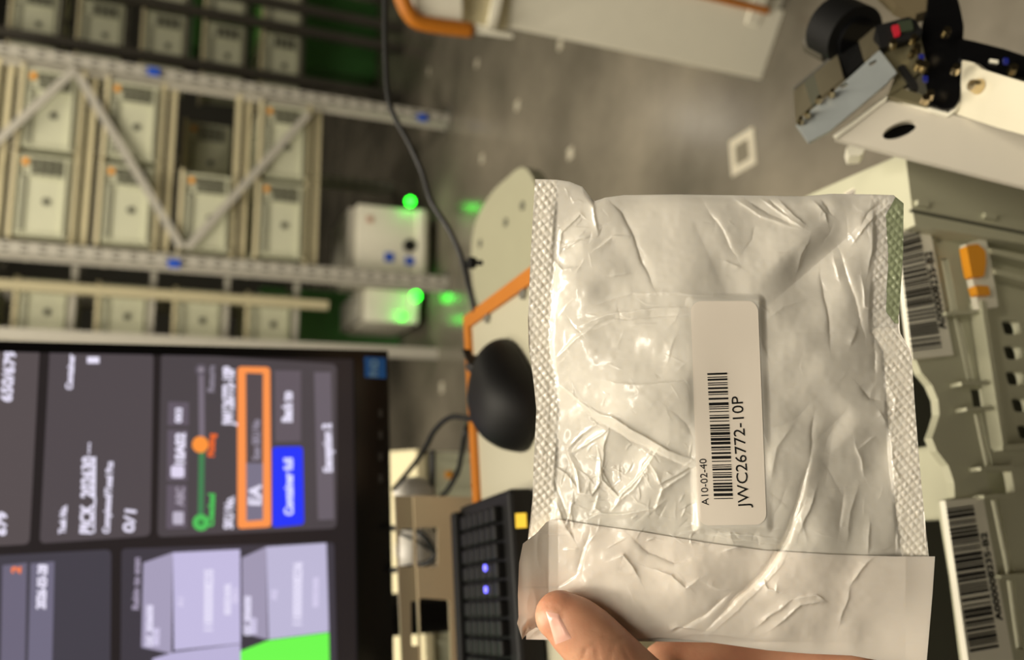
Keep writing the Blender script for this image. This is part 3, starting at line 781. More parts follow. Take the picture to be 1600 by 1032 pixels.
# slits in the rib band
def strip_hole(x0, y0, x1, y1, w0): return [(x0, y0), (x0 + w0, y0), (x1 + w0, y1), (x1, y1)]
holes += [strip_hole(1471, 404, 1486, 488, 11), strip_hole(1490, 496, 1511, 594, 11)]
holes += [strip_hole(1521, 646, 1539, 729, 12), strip_hole(1548, 782, 1572, 897, 13), strip_hole(1573, 908, 1588, 1016, 13)]
holes += [rrect([(1516, 607), (1541, 607), (1546, 637), (1521, 637)], 2)]
holes += [rrect([(1541, 738), (1580, 737), (1586, 770), (1549, 774)], 2)]
holes += [rrect([(1461, 360), (1472, 362), (1474, 379), (1464, 379)], 2)]
holes += [rrect([(x, y), (x + 27, y - 1), (x + 31, y + 9), (x + 32, y + 21), (x + 6, y + 21)], 5) for x, y in [(1564, 502), (1567, 541), (1570, 581), (1579, 623), (1588, 665)]]
plate_with_holes(FP, wall, [list(map(lambda p: (p[0], p[1]), h)) for h in holes], .005, M_TOTEF, 'front_wall', ft)
# added dark backing, its colour stands in for shade inside the openings
M_SHADE = mat('painted_shade_grey', (70, 69, 56), .7)
gp_([(1458, 352), (1650, 352), (1720, 1180), (1560, 1180)], .004, -.022, M_SHADE, 'shade_backing')
# raised ribs
for (x, y) in ((1488, 490), (1512, 600), (1520, 640), (1542, 733), (1547, 777), (1573, 902)):
    gp_([(x - 10, y - 3), (x + 42, y - 6), (x + 43, y), (x - 9, y + 3)], .007, .007, M_TOTEF, 'rib')
gp_([(1533, 470), (1540, 470), (1575, 700), (1568, 700)], .008, .009, M_TOTEF, 'rib')
gp_([(1566, 696), (1640, 690), (1640, 702), (1567, 704)], .006, .010, M_TOTEF, 'rib')
for (y0, dx) in ((388, 0), (420, 6)):
    gp_([(1548 + dx, y0), (1640, y0 + 20), (1640, y0 + 30), (1550 + dx, y0 + 8)], .010, .010, M_TOTEF, 'rib')
# orange clips in a white holder
gp_([(1508, 381), (1540, 372), (1546, 395), (1560, 480), (1530, 484)], .004, .008, M_WHITE, 'clip_holder', 3)
gp_([(1510, 384), (1528, 381), (1540, 392), (1541, 410), (1538, 433), (1519, 433), (1515, 412)], .005, .011, M_ORSTK, 'orange_clip', 4)
gp_([(1524, 446), (1545, 447), (1548, 462), (1528, 461)], .005, .011, M_ORSTK, 'orange_clip', 3)
# end block
blk = [(1414, 238), (1425, 326), (1430, 352), (1680, 395), (1680, 306)]
MB().prism([G(x, y, .012) for x, y in blk], FP.n, .04, M_TOTEF).build('end_block', None, ft)
sm = MB(); sm.prism([G(x, y, .0135) for x, y in [(1424, 327), (1680, 378), (1680, 381), (1424, 330)]], FP.n, .0015, M_DARKP); sm.build('seam', None, ft)
for (x, y) in ((1442, 317), (1548, 337)):
    sm = MB(); sm.prism([G(a, b, .0145) for a, b in [(x - 8, y - 5), (x + 9, y - 2), (x + 9, y + 6), (x - 8, y + 3)]], FP.n, .0025, M_TOTEF); sm.build('bump', None, ft)

# rim going away from us with a label on top
TP = lambda x, y, z=0.0: PZ(x, y, TZ + z)
rim = [TP(1414, 238), TP(1427, 344), TP(1395, 350), TP(1150, 420), TP(1110, 385), TP(1270, 302)]
MB().hexa([p - up * .02 for p in rim], rim, M_TOTEF).build('side_rim', None, ft)
lb = MB(); lb.hexa([TP(x, y, .0002) for x, y in [(1318, 303), (1388, 266), (1392, 292), (1335, 322)]], [TP(x, y, .0012) for x, y in [(1318, 303), (1388, 266), (1392, 292), (1335, 322)]], M_PAPER)
for k in range(4):
    t0 = k / 4.0; 
    a0_ = Vector((1322, 304)).lerp(Vector((1336, 320)), t0); a1 = Vector((1387, 268)).lerp(Vector((1391, 290)), t0)
    b0_ = Vector((1322, 304)).lerp(Vector((1336, 320)), t0 + .13); b1 = Vector((1387, 268)).lerp(Vector((1391, 290)), t0 + .13)
    lb.raw([TP(*a0_, .0016), TP(*a1, .0016), TP(*b1, .0016), TP(*b0_, .0016)], [[0, 1, 2, 3]], M_INK)
lb.build('rim_barcode_label', None, ft)
# inner walls and floor of the tote, built where they stand
W0 = FP.uv(-.62, 0, 0)
def tb_(u0, u1, d0, d1, z0, z1, m, name):
    o = FP.o; o = Vector((o.x, o.y, 0))
    return MB().box(o + FU * ((u0 + u1) / 2) + FD * ((d0 + d1) / 2) + up * ((z0 + z1) / 2), u1 - u0, d1 - d0, z1 - z0, FU, FD, m=m, bev=.003).build(name, None, ft)
tb_(-.60, .0, .23, .24, TZ - .30, TZ - .03, M_SHADE, 'back_wall')  # shade inside the tote is put into back and bottom colour
tb_(-.60, -.05, .012, .23, TZ - .30, TZ - .29, M_SHADE, 'bottom')
tb_(-.61, -.60, .0, .24, TZ - .30, TZ, M_TOTEF, 'side_wall')
tb_(-.05, -.04, .012, .23, TZ - .30, TZ - .02, M_TOTEF, 'side_wall')
tb_(-.60, .03, -.0, .010, TZ - .30, TZ - .115, M_TOTEF, 'lower_wall')
# pale insert seen through the second cut-out
tb_(-.215, -.172, .018, .05, TZ - .14, TZ - .012, M_TOTEF, 'inner_flap')
# labels
fL = lambda x, y: G(x, y, .0043)
def tote_label(c4, bar4, seed, txt, p0, p1, cap):
    l_ = MB().prism([G(x, y, .0035) for x, y in c4], FP.n, .0035, mat('bright_label_paper', (248, 244, 226), .45, var=.02))
    barcode(l_, *bar4, fL, M_INK, 67, seed)
    put_text(l_, txt, p0, p1, cap, fL, M_INK, .9)
    l_.build('barcode_label', None, ft)
tote_label([(1401, 352), (1452, 350), (1490, 555), (1426, 562)], [(1424, 549), (1472, 543), (1436, 358), (1403, 368)], 3, 'A000008235-B2', (1478, 513), (1455, 392), 11)
tote_label([(1477, 783), (1536, 777), (1584, 1034), (1514, 1040)], [(1516, 1020), (1561, 1012), (1521, 790), (1479, 796)], 9, 'A000008235-B2', (1566, 969), (1541, 832), 9)
fts = thing('tote_stand', 'grey stand under the large near tote', 'stand', FP.uv(-.3, -TZ, 0))
o_ = Vector((FP.o.x, FP.o.y, 0)); zz = TZ - .30
MB().box(o_ + FU * -.29 + FD * .12 + up * (zz - .02), .66, .26, .04, FU, FD, bev=.004).build('top', M_POST, fts)
for a in (-.58, .0):
    for b in (.02, .21): MB().box(o_ + FU * a + FD * b + up * ((zz - .04) / 2), .04, .04, zz - .04, FU, FD).build('leg', M_POST, fts)

# ------------------------------------------------------------------ white arm with scanner mechanism
AP = Plane(P(1450, 180, .455), yawdir(15.6), (up * 0.75 + fw * .50))
arm = thing('scanner_arm', 'white metal arm carrying a black and steel scanner mechanism at the right', 'machine', AP.at(1500, 290, -.06))
def ap(pts, t, off, m, name, r=0, pl=AP):
    q = rrect(pts, r) if r else pts
    return MB().prism([pl.at(x, y, off) for x, y in q], pl.n, t, m).build(name, None, arm)
# under face with a round hole
plate_with_holes(AP, rrect([(1303, 216), (1386, 152), (1482, 178), (1640, 218), (1660, 306)], 5),
                 [[(1406 + 27 * math.cos(a) * 1.0 , 203 + 12 * math.sin(a) - 9 * math.cos(a)) for a in [k * math.pi / 12 for k in range(24)]]], .004, mat('arm_paint', (198, 192, 178), .4), 'under_plate', arm)
ap([(1376, 190), (1434, 178), (1438, 206), (1400, 224), (1374, 216)], .01, -.012, M_BLACKG, 'motor_boss', 6)
mb = MB()
def edge_lip(pts, t, off0, off1, m):
    n = len(pts)
    for i in range(n - 1):
        a, b_ = pts[i], pts[i + 1]
        mb.raw([AP.at(*a, off0), AP.at(*b_, off0), AP.at(*b_, off1), AP.at(*a, off1)], [[0, 1, 2, 3]], m)
# bright lip along the bend
mb = MB().tube([AP.at(x, y, .001) for x, y in [(1304, 215), (1386, 152), (1440, 167), (1481, 180), (1492, 172), (1503, 155)]], .0014, M_WHITE, 8); mb.build('folded_lip', None, arm, smooth=True)
# lit side face, set back and tilted up
SPl = Plane(AP.at(1500, 160, .002), yawdir(15.6), (up * .35 + fw * .94))
ap([(1500, 156), (1503, 94), (1522, 98), (1534, 108), (1566, 118), (1640, 140), (1640, 222), (1560, 200), (1492, 178)], .004, 0.0, mat('white_paint', (206, 200, 178), .42), 'side_plate', 3, SPl)
b0 = SPl.at(1523, 134, .003)
MB().disc(b0, SPl.n, .0042, .005, M_BRASS, 20, .0028).build('screw', None, arm, autos=50)
# black disc bracket
ap([(1452, -30), (1448, 20), (1440, 40), (1438, 90), (1446, 130), (1452, 160), (1472, 172), (1490, 170), (1500, 155), (1503, 100), (1506, 40), (1500, 10), (1488, -30)], .02, .004, M_BLACKG, 'black_bracket', 6)
ap([(1500, 60), (1520, 64), (1568, 76), (1640, 100), (1640, 135), (1596, 122), (1566, 118), (1536, 108), (1524, 97), (1500, 92)], .012, .006, M_BLACKG, 'black_rail', 3)
ap([(1360, -30), (1400, 8), (1432, 22), (1462, 12), (1452, -30)], .01, -.002, mat('brown_plate', (98, 88, 66), .45), 'back_plate')
# steel bracket
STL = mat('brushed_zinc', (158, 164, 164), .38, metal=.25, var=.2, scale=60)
plate_with_holes(Plane(AP.at(1320, 150, .012), AP.u, AP.v), rrect([(1243, 192), (1300, 146), (1374, 78), (1402, 114), (1392, 122), (1386, 130), (1296, 205), (1264, 222)], 4),
                 [rrect([(1357, 99), (1370, 92), (1371, 97), (1359, 104)], 2), rrect([(1312, 134), (1324, 128), (1326, 133), (1314, 139)], 2)], .003, STL, 'steel_bracket', arm)
# upper flange of the bracket: a strip leaning away, with dark windows
UP_ = Plane(AP.at(1320, 130, .012), AP.u, AP.v)
fl = MB()
def quad(a, b, c, d, off, off2, m, t=.002):
    pts = [UP_.at(*a, off), UP_.at(*b, off), UP_.at(*c, off2), UP_.at(*d, off2)]
    nn = (pts[1] - pts[0]).cross(pts[2] - pts[0]).normalized(); fl.hexa([p - nn * t for p in pts], pts, m)
BRN = mat('shaded_zinc', (128, 120, 98), .35, metal=.5)  # darker copy of the bracket zinc, shade put into its colour
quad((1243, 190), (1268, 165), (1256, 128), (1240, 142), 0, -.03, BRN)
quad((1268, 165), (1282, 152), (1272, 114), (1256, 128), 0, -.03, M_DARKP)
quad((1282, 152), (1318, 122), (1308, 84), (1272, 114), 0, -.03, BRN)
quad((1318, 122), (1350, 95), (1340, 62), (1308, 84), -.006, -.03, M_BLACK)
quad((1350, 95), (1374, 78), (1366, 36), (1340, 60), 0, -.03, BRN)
fl.build('bracket_flange', None, arm)
MB().tube([UP_.at(x, y, -.03) for x, y in [(1240, 140), (1308, 84), (1366, 38)]], .0012, M_STEEL, 8).build('flange_edge', None, arm)
# roller / wheel
wa = (ix * .32 + iy * .58 - fw * .75).normalized()
wc = P(1318, 50, .50)
MB().disc(wc, wa, .0185, .022, M_BLACK, 32).build('rubber_wheel', None, arm, autos=40)
MB().disc(wc + wa * .003, wa, .012, .022, M_BLACKG, 28).build('wheel_hub', None, arm, autos=40)
MB().disc(P(1286, 72, .51), wa, .008, .02, mat('dark_grey_rubber', (70, 66, 56), .5), 24).build('rubber_wheel', None, arm, autos=40)
# black sensor with a red light
ap([(1368, 40), (1420, 26), (1432, 32), (1442, 50), (1438, 56), (1376, 76)], .012, .012, M_BLACK, 'sensor', 3)
ap([(1393, 40), (1404, 38), (1407, 53), (1398, 56)], .002, .0145, M_RED, 'red_light', 2)
ap([(1402, 34), (1424, 30), (1428, 46), (1408, 50)], .002, .0142, mat('dark_olive', (44, 52, 36), .5), 'green_insert', 2)
ap([(1376, 76), (1438, 56), (1448, 100), (1420, 130), (1386, 152), (1400, 115)], .006, .006, mat('olive_metal', (120, 114, 88), .35, metal=.5), 'mount_plate')
ap([(1388, 150), (1404, 136), (1446, 150), (1450, 166)], .006, .005, MATS['olive_metal'], 'mount_plate')
ap([(1402, 104), (1412, 100), (1434, 130), (1436, 140), (1424, 138)], .004, .008, M_BLACK, 'slot', 3)
for (x, y, r) in [(1395, 69, .0024), (1427, 61, .0024), (1432, 76, .0028), (1436, 101, .003), (1444, 104, .003), (1453, 148, .0028), (1446, 155, .0028), (1479, 50, .0028), (1493, 108, .0028), (1583, 108, .0028), (1425, 84, .002)]:
    c = AP.at(x, y, .016); MB().disc(c, AP.n, r * .9, .005, M_BRASS, 18, r * .7).build('bolt', None, arm, autos=60)
for (x, y) in [(1280, 155), (1300, 145), (1262, 178), (1251, 188)]:
    c = AP.at(x, y, .016); MB().disc(c, AP.n, .002, .005, M_BRASS, 16, .0012).build('bolt', None, arm, autos=60)
for (x, y) in [(1440, 88), (1446, 122), (1572, 94)]:
    ap([(x - 4, y - 4), (x + 4, y - 3), (x + 4, y + 5), (x - 3, y + 4)], .002, .018, mat('dark_blue_plastic', (22, 30, 110), .4), 'blue_connector', 1)
ap([(1546, 92), (1560, 94), (1560, 99), (1546, 97)], .001, .0075, M_WHITE, 'white_mark', 1)
ap([(1322, 230), (1330, 226), (1352, 232), (1346, 242), (1326, 244)], .012, -.03, M_WHITE, 'white_tab', 2)
# column carrying the arm
ac = AP.at(1800, 330, -.1)
MB().tube([AP.at(1655, 250, -.003), AP.at(1800, 290, -.01), AP.at(1900, 320, -.01)], .02, M_WHITE, 12).build('beam', None, arm)
a9 = AP.at(1880, 315, -.01)
MB().box(Vector((a9.x, a9.y, a9.z / 2)), .05, .05, a9.z, FU, FD).build('column', M_WHITE, arm)

# ------------------------------------------------------------------ poly mailer
D0 = 0.280; K = D0 / F
def lattice(seed, n=64):
    g = np.random.default_rng(seed).random((n, n)); return g
def vnoise(x, y, g):
    n = g.shape[0]; xi = np.floor(x).astype(int); yi = np.floor(y).astype(int); fx = x - xi; fy = y - yi
    fx = fx * fx * (3 - 2 * fx); fy = fy * fy * (3 - 2 * fy)
    a = g[yi % n, xi % n]; b = g[yi % n, (xi + 1) % n]; c = g[(yi + 1) % n, xi % n]; d = g[(yi + 1) % n, (xi + 1) % n]
    return (a * (1 - fx) + b * fx) * (1 - fy) + (c * (1 - fx) + d * fx) * fy
def seg_dist(x, y, a, b):
    ax, ay = a; bx, by = b; dx, dy = bx - ax, by - ay; L2 = dx * dx + dy * dy
    t = np.clip(((x - ax) * dx + (y - ay) * dy) / L2, 0, 1); L = math.sqrt(L2)
    px, py = ax + t * dx, ay + t * dy
    s = ((x - ax) * (-dy) + (y - ay) * dx) / L       # signed side: + = right hand when looking along a->b on a y-down picture
    return np.hypot(x - px, y - py), s, t
# kind: 'r' ridge, 'v' valley, 's' step (high on the + side)
CRE = [
 ('v', 5, 7, [(955, 318), (971, 333), (989, 368), (1003, 411), (1022, 450)]),
 ('r', 4, 5, [(926, 309), (929, 335), (935, 366)]), ('v', 4, 6, [(935, 366), (905, 375), (880, 392)]),
 ('r', 4, 5, [(928, 390), (957, 370), (985, 369)]), ('r', 3, 4, [(951, 430), (985, 426)]), ('r', 4, 6, [(862, 408), (878, 422), (902, 417)]),
 ('r', 3, 3.5, [(873, 397), (878, 362), (908, 333), (916, 340)]),
 ('r', 4, 7, [(902, 510), (954, 492), (1003, 484), (1079, 481)]), ('r', 2.5, 5, [(925, 478), (986, 460), (1062, 458), (1180, 466)]),
 ('r', 4, 5, [(870, 559), (899, 530), (936, 505)]), ('v', 3, 6, [(905, 520), (960, 500), (1075, 492)]),
 ('r', 3, 4, [(861, 592), (900, 622), (926, 644)]),
 ('r', 9, 6, [(924, 638), (957, 655), (1003, 681), (1041, 704), (1088, 724)]), ('v', 7, 5, [(922, 650), (950, 668), (1000, 696), (1040, 716), (1082, 735)]),
 ('r', 4, 4, [(887, 704), (906, 683), (930, 664)]), ('r', 4, 4, [(895, 708), (925, 690), (950, 672)]),
 ('r', 5, 4, [(934, 694), (937, 726), (942, 752), (966, 778), (1001, 743), (1018, 720), (1030, 700)]),
 ('r', 5, 4, [(887, 706), (900, 738), (906, 770), (925, 773), (938, 755), (936, 725)]),
 ('r', 4, 4, [(952, 672), (944, 700), (940, 735), (958, 770)]),
 ('r', 5, 4, [(1015, 720), (1030, 757), (1053, 743), (1086, 728)]), ('r', 5, 4, [(1024, 799), (1033, 767), (1058, 748), (1078, 738)]),
 ('v', 4, 4, [(858, 720), (873, 773), (898, 840)]), ('r', 4, 4, [(866, 728), (884, 742), (905, 768)]), ('r', 4, 4, [(868, 786), (882, 822), (900, 850)]),
 ('r', 3, 3, [(893, 780), (890, 800), (880, 828)]), ('r', 4, 4, [(906, 818), (934, 803), (974, 804), (1021, 797), (1040, 782)]),
 ('r', 3, 3, [(935, 770), (928, 795), (940, 803)]), ('r', 3, 3, [(960, 790), (990, 765), (1012, 735)]), ('r', 3, 3, [(952, 800), (975, 770)]),
 ('v', 3.5, 4, [(857, 584), (861, 627), (856, 700), (854, 773)]), ('r', 3, 4, [(826, 535), (845, 570), (860, 592)]),
 ('v', 3, 3, [(870, 400), (864, 470), (861, 520), (858, 570)]),
 ('r', 3, 5, [(948, 594), (985, 602), (1030, 601), (1078, 596)]), ('v', 2, 10, [(1045, 640), (1070, 660), (1083, 690)]),
 # upper right
 ('v', 4, 9, [(1106, 327), (1129, 362), (1151, 404)]), ('r', 3, 5, [(1130, 407), (1158, 420)]),
 ('r', 4, 6, [(1147, 310), (1187, 338), (1251, 359)]), ('r', 5, 5, [(1187, 310), (1222, 336), (1254, 357)]), ('r', 4, 5, [(1216, 312), (1240, 338), (1258, 352)]),
 ('v', 4, 5, [(1200, 312), (1232, 340)]), ('v', 4, 5, [(1165, 312), (1200, 335), (1240, 352)]),
 ('r', 5, 5, [(1272, 314), (1290, 332), (1293, 348)]), ('v', 4, 5, [(1283, 312), (1302, 336)]),

 ('r', 5, 5, [(1264, 374), (1252, 400), (1247, 425)]), ('r', 5, 6, [(1398, 308), (1380, 330), (1348, 358), (1330, 386)]), ('v', 5, 7, [(1346, 352), (1360, 330), (1385, 312)]),
 ('v', 5, 6, [(1283, 426), (1286, 463), (1295, 501), (1296, 544)]), ('v', 5, 7, [(1312, 391), (1324, 434), (1341, 481), (1351, 527)]), ('r', 4, 6, [(1303, 400), (1312, 440)]),
 ('r', 5, 7, [(1372, 345), (1364, 390), (1355, 430)]), ('r', 5, 6, [(1345, 430), (1352, 480), (1378, 490)]), ('r', 4, 4, [(1378, 404), (1384, 410)]),
 ('v', 4, 6, [(1369, 500), (1366, 545)]), ('r', 4, 6, [(1340, 510), (1328, 540)]),
 ('v', 4, 5, [(1171, 469), (1186, 493), (1188, 522), (1199, 559)]), ('r', 3, 4, [(1176, 466), (1200, 486)]), ('r', 3, 14, [(1195, 500), (1225, 478), (1260, 470)]),
 # right half
 ('v', 4, 7, [(1271, 648), (1266, 718)]), ('v', 8, 6, [(1266, 718), (1249, 777), (1229, 846), (1200, 885)]),
 ('r', 5, 6, [(1278, 760), (1262, 800), (1250, 830)]), ('r', 5, 10, [(1340, 765), (1330, 800), (1325, 845)]), ('v', 4, 9, [(1320, 770), (1312, 830)]),
 ('v', 4, 6, [(1404, 760), (1400, 830), (1398, 866)]), ('v', 6, 9, [(1343, 605), (1358, 622), (1375, 625)]), ('v', 5, 7, [(1368, 545), (1368, 585)]), ('r', 5, 6, [(1385, 590), (1398, 625), (1396, 655)]),
 ('r', 5, 7, [(1335, 690), (1345, 722), (1352, 745)]), ('r', 5, 6, [(1396, 692), (1392, 720), (1412, 765)]), ('r', 4, 6, [(1372, 640), (1388, 665)]), ('r', 3, 6, [(1340, 700), (1370, 680)]),
 ('r', 4, 5, [(1358, 815), (1356, 865)]), ('r', 4, 4, [(1192, 672), (1200, 690)]), ('r', 3, 9, [(1205, 750), (1215, 700), (1240, 660)]),
 ('r', 4, 3, [(1090, 820), (1130, 834), (1180, 838), (1215, 842)]), ('r', 3, 3, [(1095, 832), (1150, 845), (1225, 850)]), ('r', 3, 3, [(1060, 836), (1100, 824), (1150, 828)]),
 # closure flap
 ('v', 5, 6, [(922, 829), (912, 862), (902, 897)]), ('v', 3, 5, [(902, 897), (880, 912), (860, 925)]), ('s', 6, 4, [(853, 930), (858, 870), (860, 815)]),
 ('v', 5, 9, [(985, 840), (1014, 865), (1054, 880), (1085, 872)]), ('r', 6, 7, [(958, 875), (975, 868), (990, 885), (1000, 905)]), ('r', 6, 7, [(1012, 885), (1049, 900), (1070, 920), (1092, 905)]),
 ('v', 10, 7, [(1254, 790), (1222, 856), (1190, 904), (1147, 942), (1100, 985)]), ('r', 2, 4, [(1232, 862), (1202, 908), (1160, 948), (1112, 988)]), ('r', 6, 5, [(1100, 985), (1060, 980), (1048, 986)]),
 ('v', 6, 6, [(1140, 930), (1118, 946), (1080, 975), (1050, 990)]), ('r', 6, 6, [(1238, 938), (1210, 958), (1180, 982)]), ('r', 6, 5, [(1290, 940), (1252, 946), (1205, 984)]), ('r', 4, 5, [(1238, 938), (1275, 930), (1292, 940)]),
 ('r', 5, 6, [(1360, 870), (1345, 895), (1328, 918)]), ('r', 4, 6, [(1328, 918), (1320, 950), (1312, 975)]), ('r', 5, 5, [(1194, 905), (1200, 922), (1212, 925), (1214, 912)]),
 ('v', 7, 9, [(1418, 870), (1409, 914), (1398, 952), (1412, 985), (1425, 1014)]), ('r', 4, 6, [(1396, 960), (1398, 990)]), ('r', 3, 5, [(880, 860), (905, 858)]), ('v', 2.5, 4, [(835, 900), (832, 950), (826, 985)]), ('r', 3, 4, [(845, 865), (838, 920), (832, 960)]),
 ('r', 4, 8, [(1105, 915), (1120, 920), (1150, 925)]), ('r', 4, 5, [(1128, 862), (1145, 858), (1160, 855)]), ('r', 3, 6, [(1035, 1000), (1100, 990), (1180, 1000)]),
]
def rand_creases():
    R = random.Random(5); out = []
    def field(n, x0, x1, y0, y1, L, amp, wd):
        for _ in range(n):
            x = R.uniform(x0, x1); y = R.uniform(y0, y1); a = R.uniform(0, math.pi); l_ = R.uniform(*L) / 2
            bx = R.uniform(-.25, .25)
            p = [(x - l_ * math.cos(a), y - l_ * math.sin(a)), (x + l_ * bx * math.sin(a), y - l_ * bx * math.cos(a)), (x + l_ * math.cos(a), y + l_ * math.sin(a))]
            out.append((R.choice('rrv'), R.uniform(*amp), R.uniform(*wd), p))
    field(90, 862, 1086, 690, 850, (8, 34), (.7, 1.9), (1.0, 2.4)); field(40, 870, 1080, 560, 700, (8, 30), (.2, .7), (1.2, 3.0)); field(30, 1085, 1400, 310, 860, (10, 40), (.2, .7), (1.5, 4.0))
    field(18, 865, 955, 300, 450, (10, 30), (.6, 1.4), (1.5, 3))
    field(14, 880, 1080, 470, 560, (14, 50), (.4, 1.0), (1.5, 3.5))
    field(14, 1140, 1400, 305, 380, (14, 50), (.5, 1.4), (2, 5))
    field(10, 1200, 1400, 520, 860, (30, 90), (.8, 1.6), (6, 12))
    field(8, 870, 1440, 880, 1010, (20, 60), (.4, 1.0), (3, 7))
    field(16, 1085, 1230, 824, 852, (10, 34), (.8, 1.6), (1.5, 3))
    field(18, 828, 866, 580, 850, (10, 26), (1.0, 2.0), (1.5, 3))
    return out
CRE += rand_creases()
CRB = []
for k, a, wd, pts in CRE:
    xs = [p[0] for p in pts]; ys = [p[1] for p in pts]; m_ = abs(wd) * 5 + 8; CRB.append((k, a, wd, pts, min(xs) - m_, max(xs) + m_, min(ys) - m_, max(ys) + m_))
LG = [lattice(s) for s in range(6)]
def sstep(t): t = np.clip(t, 0, 1); return t * t * (3 - 2 * t)
def xl(y): return np.interp(y, [280, 330, 400, 500, 540, 600, 640, 720, 780, 850, 875, 1032], [836, 833, 829, 825, 826, 834, 838, 834, 832, 824, 822, 822])
def xr(y): return np.interp(y, [304, 318, 400, 490, 520, 550, 640, 750, 820, 872, 1032], [1405, 1412, 1411, 1405, 1406, 1424, 1430, 1439, 1446, 1453, 1453])
SEALL = 34.0; SEALR = 44.0
def Hf(x, y):
    """height of the film towards the camera in picture px at label depth"""
    x = np.asarray(x, float); y = np.asarray(y, float)
    l_, r_ = xl(y), xr(y); s = np.clip((x - l_ - SEALL) / (r_ - l_ - SEALL - SEALR), 0, 1); t = np.clip((y - 298) / (1010 - 298), 0, 1)
    base = 36 * (1 - np.abs(2 * s - 1) ** 2.3) * (1 - np.abs(2 * t - 1) ** 4.5)
    base += 14 * np.exp(-((x - 1010) / 110) ** 2 - ((y - 600) / 130) ** 2)      # bulge of the contents
    base += 8 * np.exp(-((x - 1290) / 70) ** 2 - ((y - 600) / 100) ** 2) - 8 * np.exp(-((x - 1330) / 60) ** 2 - ((y - 760) / 90) ** 2)
    nz = (vnoise(x / 90, y / 90, LG[0]) - .5) * 14 + (vnoise(x / 38 + 7, y / 38, LG[1]) - .5) * 5
    nz += (vnoise(x / 60 + y / 150, y / 70 + 3, LG[2]) - .5) * 6
    nz += (vnoise(x / 9, y / 9, LG[3]) - .5) * .5
    cr = np.zeros_like(x)
    WX = (vnoise(x / 24, y / 24, LG[4]) - .5) * 4 + (vnoise(x / 5, y / 5, LG[2]) - .5) * .9; WY = (vnoise(x / 24 + 9, y / 24, LG[5]) - .5) * 4 + (vnoise(x / 5 + 5, y / 5, LG[3]) - .5) * .9
    for a_, b_, amp, wd_, rec in (((1160, 452), (1325, 310), 17, 46, 34), ((1276, 738), (1356, 656), -8, 34, 50), ((1255, 800), (1276, 640), 6, 30, 60), ((1106, 300), (1175, 450), 5, 40, 60)):
        d_, sg_, t_ = seg_dist(x, y, a_, b_); e_ = np.exp(-((d_ - np.abs(sg_)) / 22) ** 2) * sstep(t_ / .45) * sstep((1 - t_) / .3)
        sg_ = sg_ if amp > 0 else -sg_
        nz = nz - abs(amp) * sstep(sg_ / wd_) * np.exp(-np.maximum(sg_ - wd_, 0) / rec) * e_
    for k, a, wd, pts, x0, x1, y0, y1 in CRB:
        msk = (x > x0) & (x < x1) & (y > y0) & (y < y1)
        if not msk.any(): continue
        X = x[msk] + WX[msk]; Y = y[msk] + WY[msk]; best = None; n = len(pts) - 1
        for i in range(n):
            d, sg, tt = seg_dist(X, Y, pts[i], pts[i + 1])
            g = (i + tt) / n
            if best is None: best = [d, sg, g]
            else:
                b_ = d < best[0]; best = [np.where(b_, d, best[0]), np.where(b_, sg, best[1]), np.where(b_, g, best[2])]
        d, sg, g = best; env = np.clip(np.minimum(g, 1 - g) * 4, 0, 1) * .8 + .2
        if k == 's':
            w_ = a * (np.tanh(sg / 5)) * np.exp(-np.abs(d) / (wd * 1.6)) * .5
            cr[msk] += w_ * env
        else:
            sgn = 1 if k == 'r' else -1
            q_ = 1 if (int(pts[0][0]) % 2) else -1; ww = wd * np.where(sg * q_ > 0, .32, 1.1)
            cr[msk] += sgn * a * .62 * np.exp(-(np.sqrt(d * d + .25) - .5) / ww) * env
    # the adhesive label keeps its area nearly flat
    lx = np.maximum(np.maximum(1083 + (y - 470) * .03 - x, x - (1184 + (y - 470) * .036)), 0); ly = np.maximum(np.maximum(472 - y, y - 822), 0)
    dl = np.hypot(lx, ly); lab = sstep(dl / 14)
    h = base + (nz + cr) * lab + (1 - lab) * (3.2 + (nz + 0) * .12)
    # seals: flat with an embossed diamond grid
    wl = sstep((l_ + SEALL + 5 - x) / 8); wr = sstep((x - (r_ - SEALR - 5)) / 8)
    p = 9.6
    emb = np.maximum(np.abs(np.sin((x * .8 + y * 1.0) * math.pi / 12.0)) ** 1.0, 0) * np.abs(np.sin((x * 1.0 - y * .75) * math.pi / 12.0))
    emb = 1.5 * emb * (.35 + 1.1 * vnoise(x / 14, y / 14, LG[1])) + (vnoise(x / 6, y / 6, LG[2]) - .5) * 1.0
    flat = 1.5 * np.sin(y / 50.0) + 2 * np.sin(y / 23 + 1) * .6 + (cr * .35)
    h = h * (1 - wl) + (flat + emb) * wl; h = h * (1 - wr) + (flat * 1.4 + emb) * wr
    return h
def PX(x, y, h): return P(float(x), float(y), D0 - float(h) * K)
def PXa(x, y, h):
    d = D0 - h * K; a = (x - CX) / F; b = (y - CY) / F
    IX, IY, FW, C0 = (np.array(tuple(q)) for q in (ix, iy, fw, CAM))
    return C0 + (a[..., None] * IX + b[..., None] * IY + FW) * d[..., None]
def resample(pts, n):
    p = np.array(pts, float); s = np.r_[0, np.cumsum(np.hypot(*np.diff(p, axis=0).T))]; t = np.linspace(0, s[-1], n)
    return np.c_[np.interp(t, s, p[:, 0]), np.interp(t, s, p[:, 1])]
def coons(top, bot, lef, rig, nx, ny):
    T_, B__, L_, R_ = resample(top, nx), resample(bot, nx), resample(lef, ny), resample(rig, ny)
    u = np.linspace(0, 1, nx)[None, :, None]; v = np.linspace(0, 1, ny)[:, None, None]
    Q = (1 - v) * T_[None] + v * B__[None] + (1 - u) * L_[:, None] + u * R_[:, None]
    Q -= (1 - u) * (1 - v) * T_[0] + u * (1 - v) * T_[-1] + (1 - u) * v * B__[0] + u * v * B__[-1]
    return Q[..., 0], Q[..., 1]
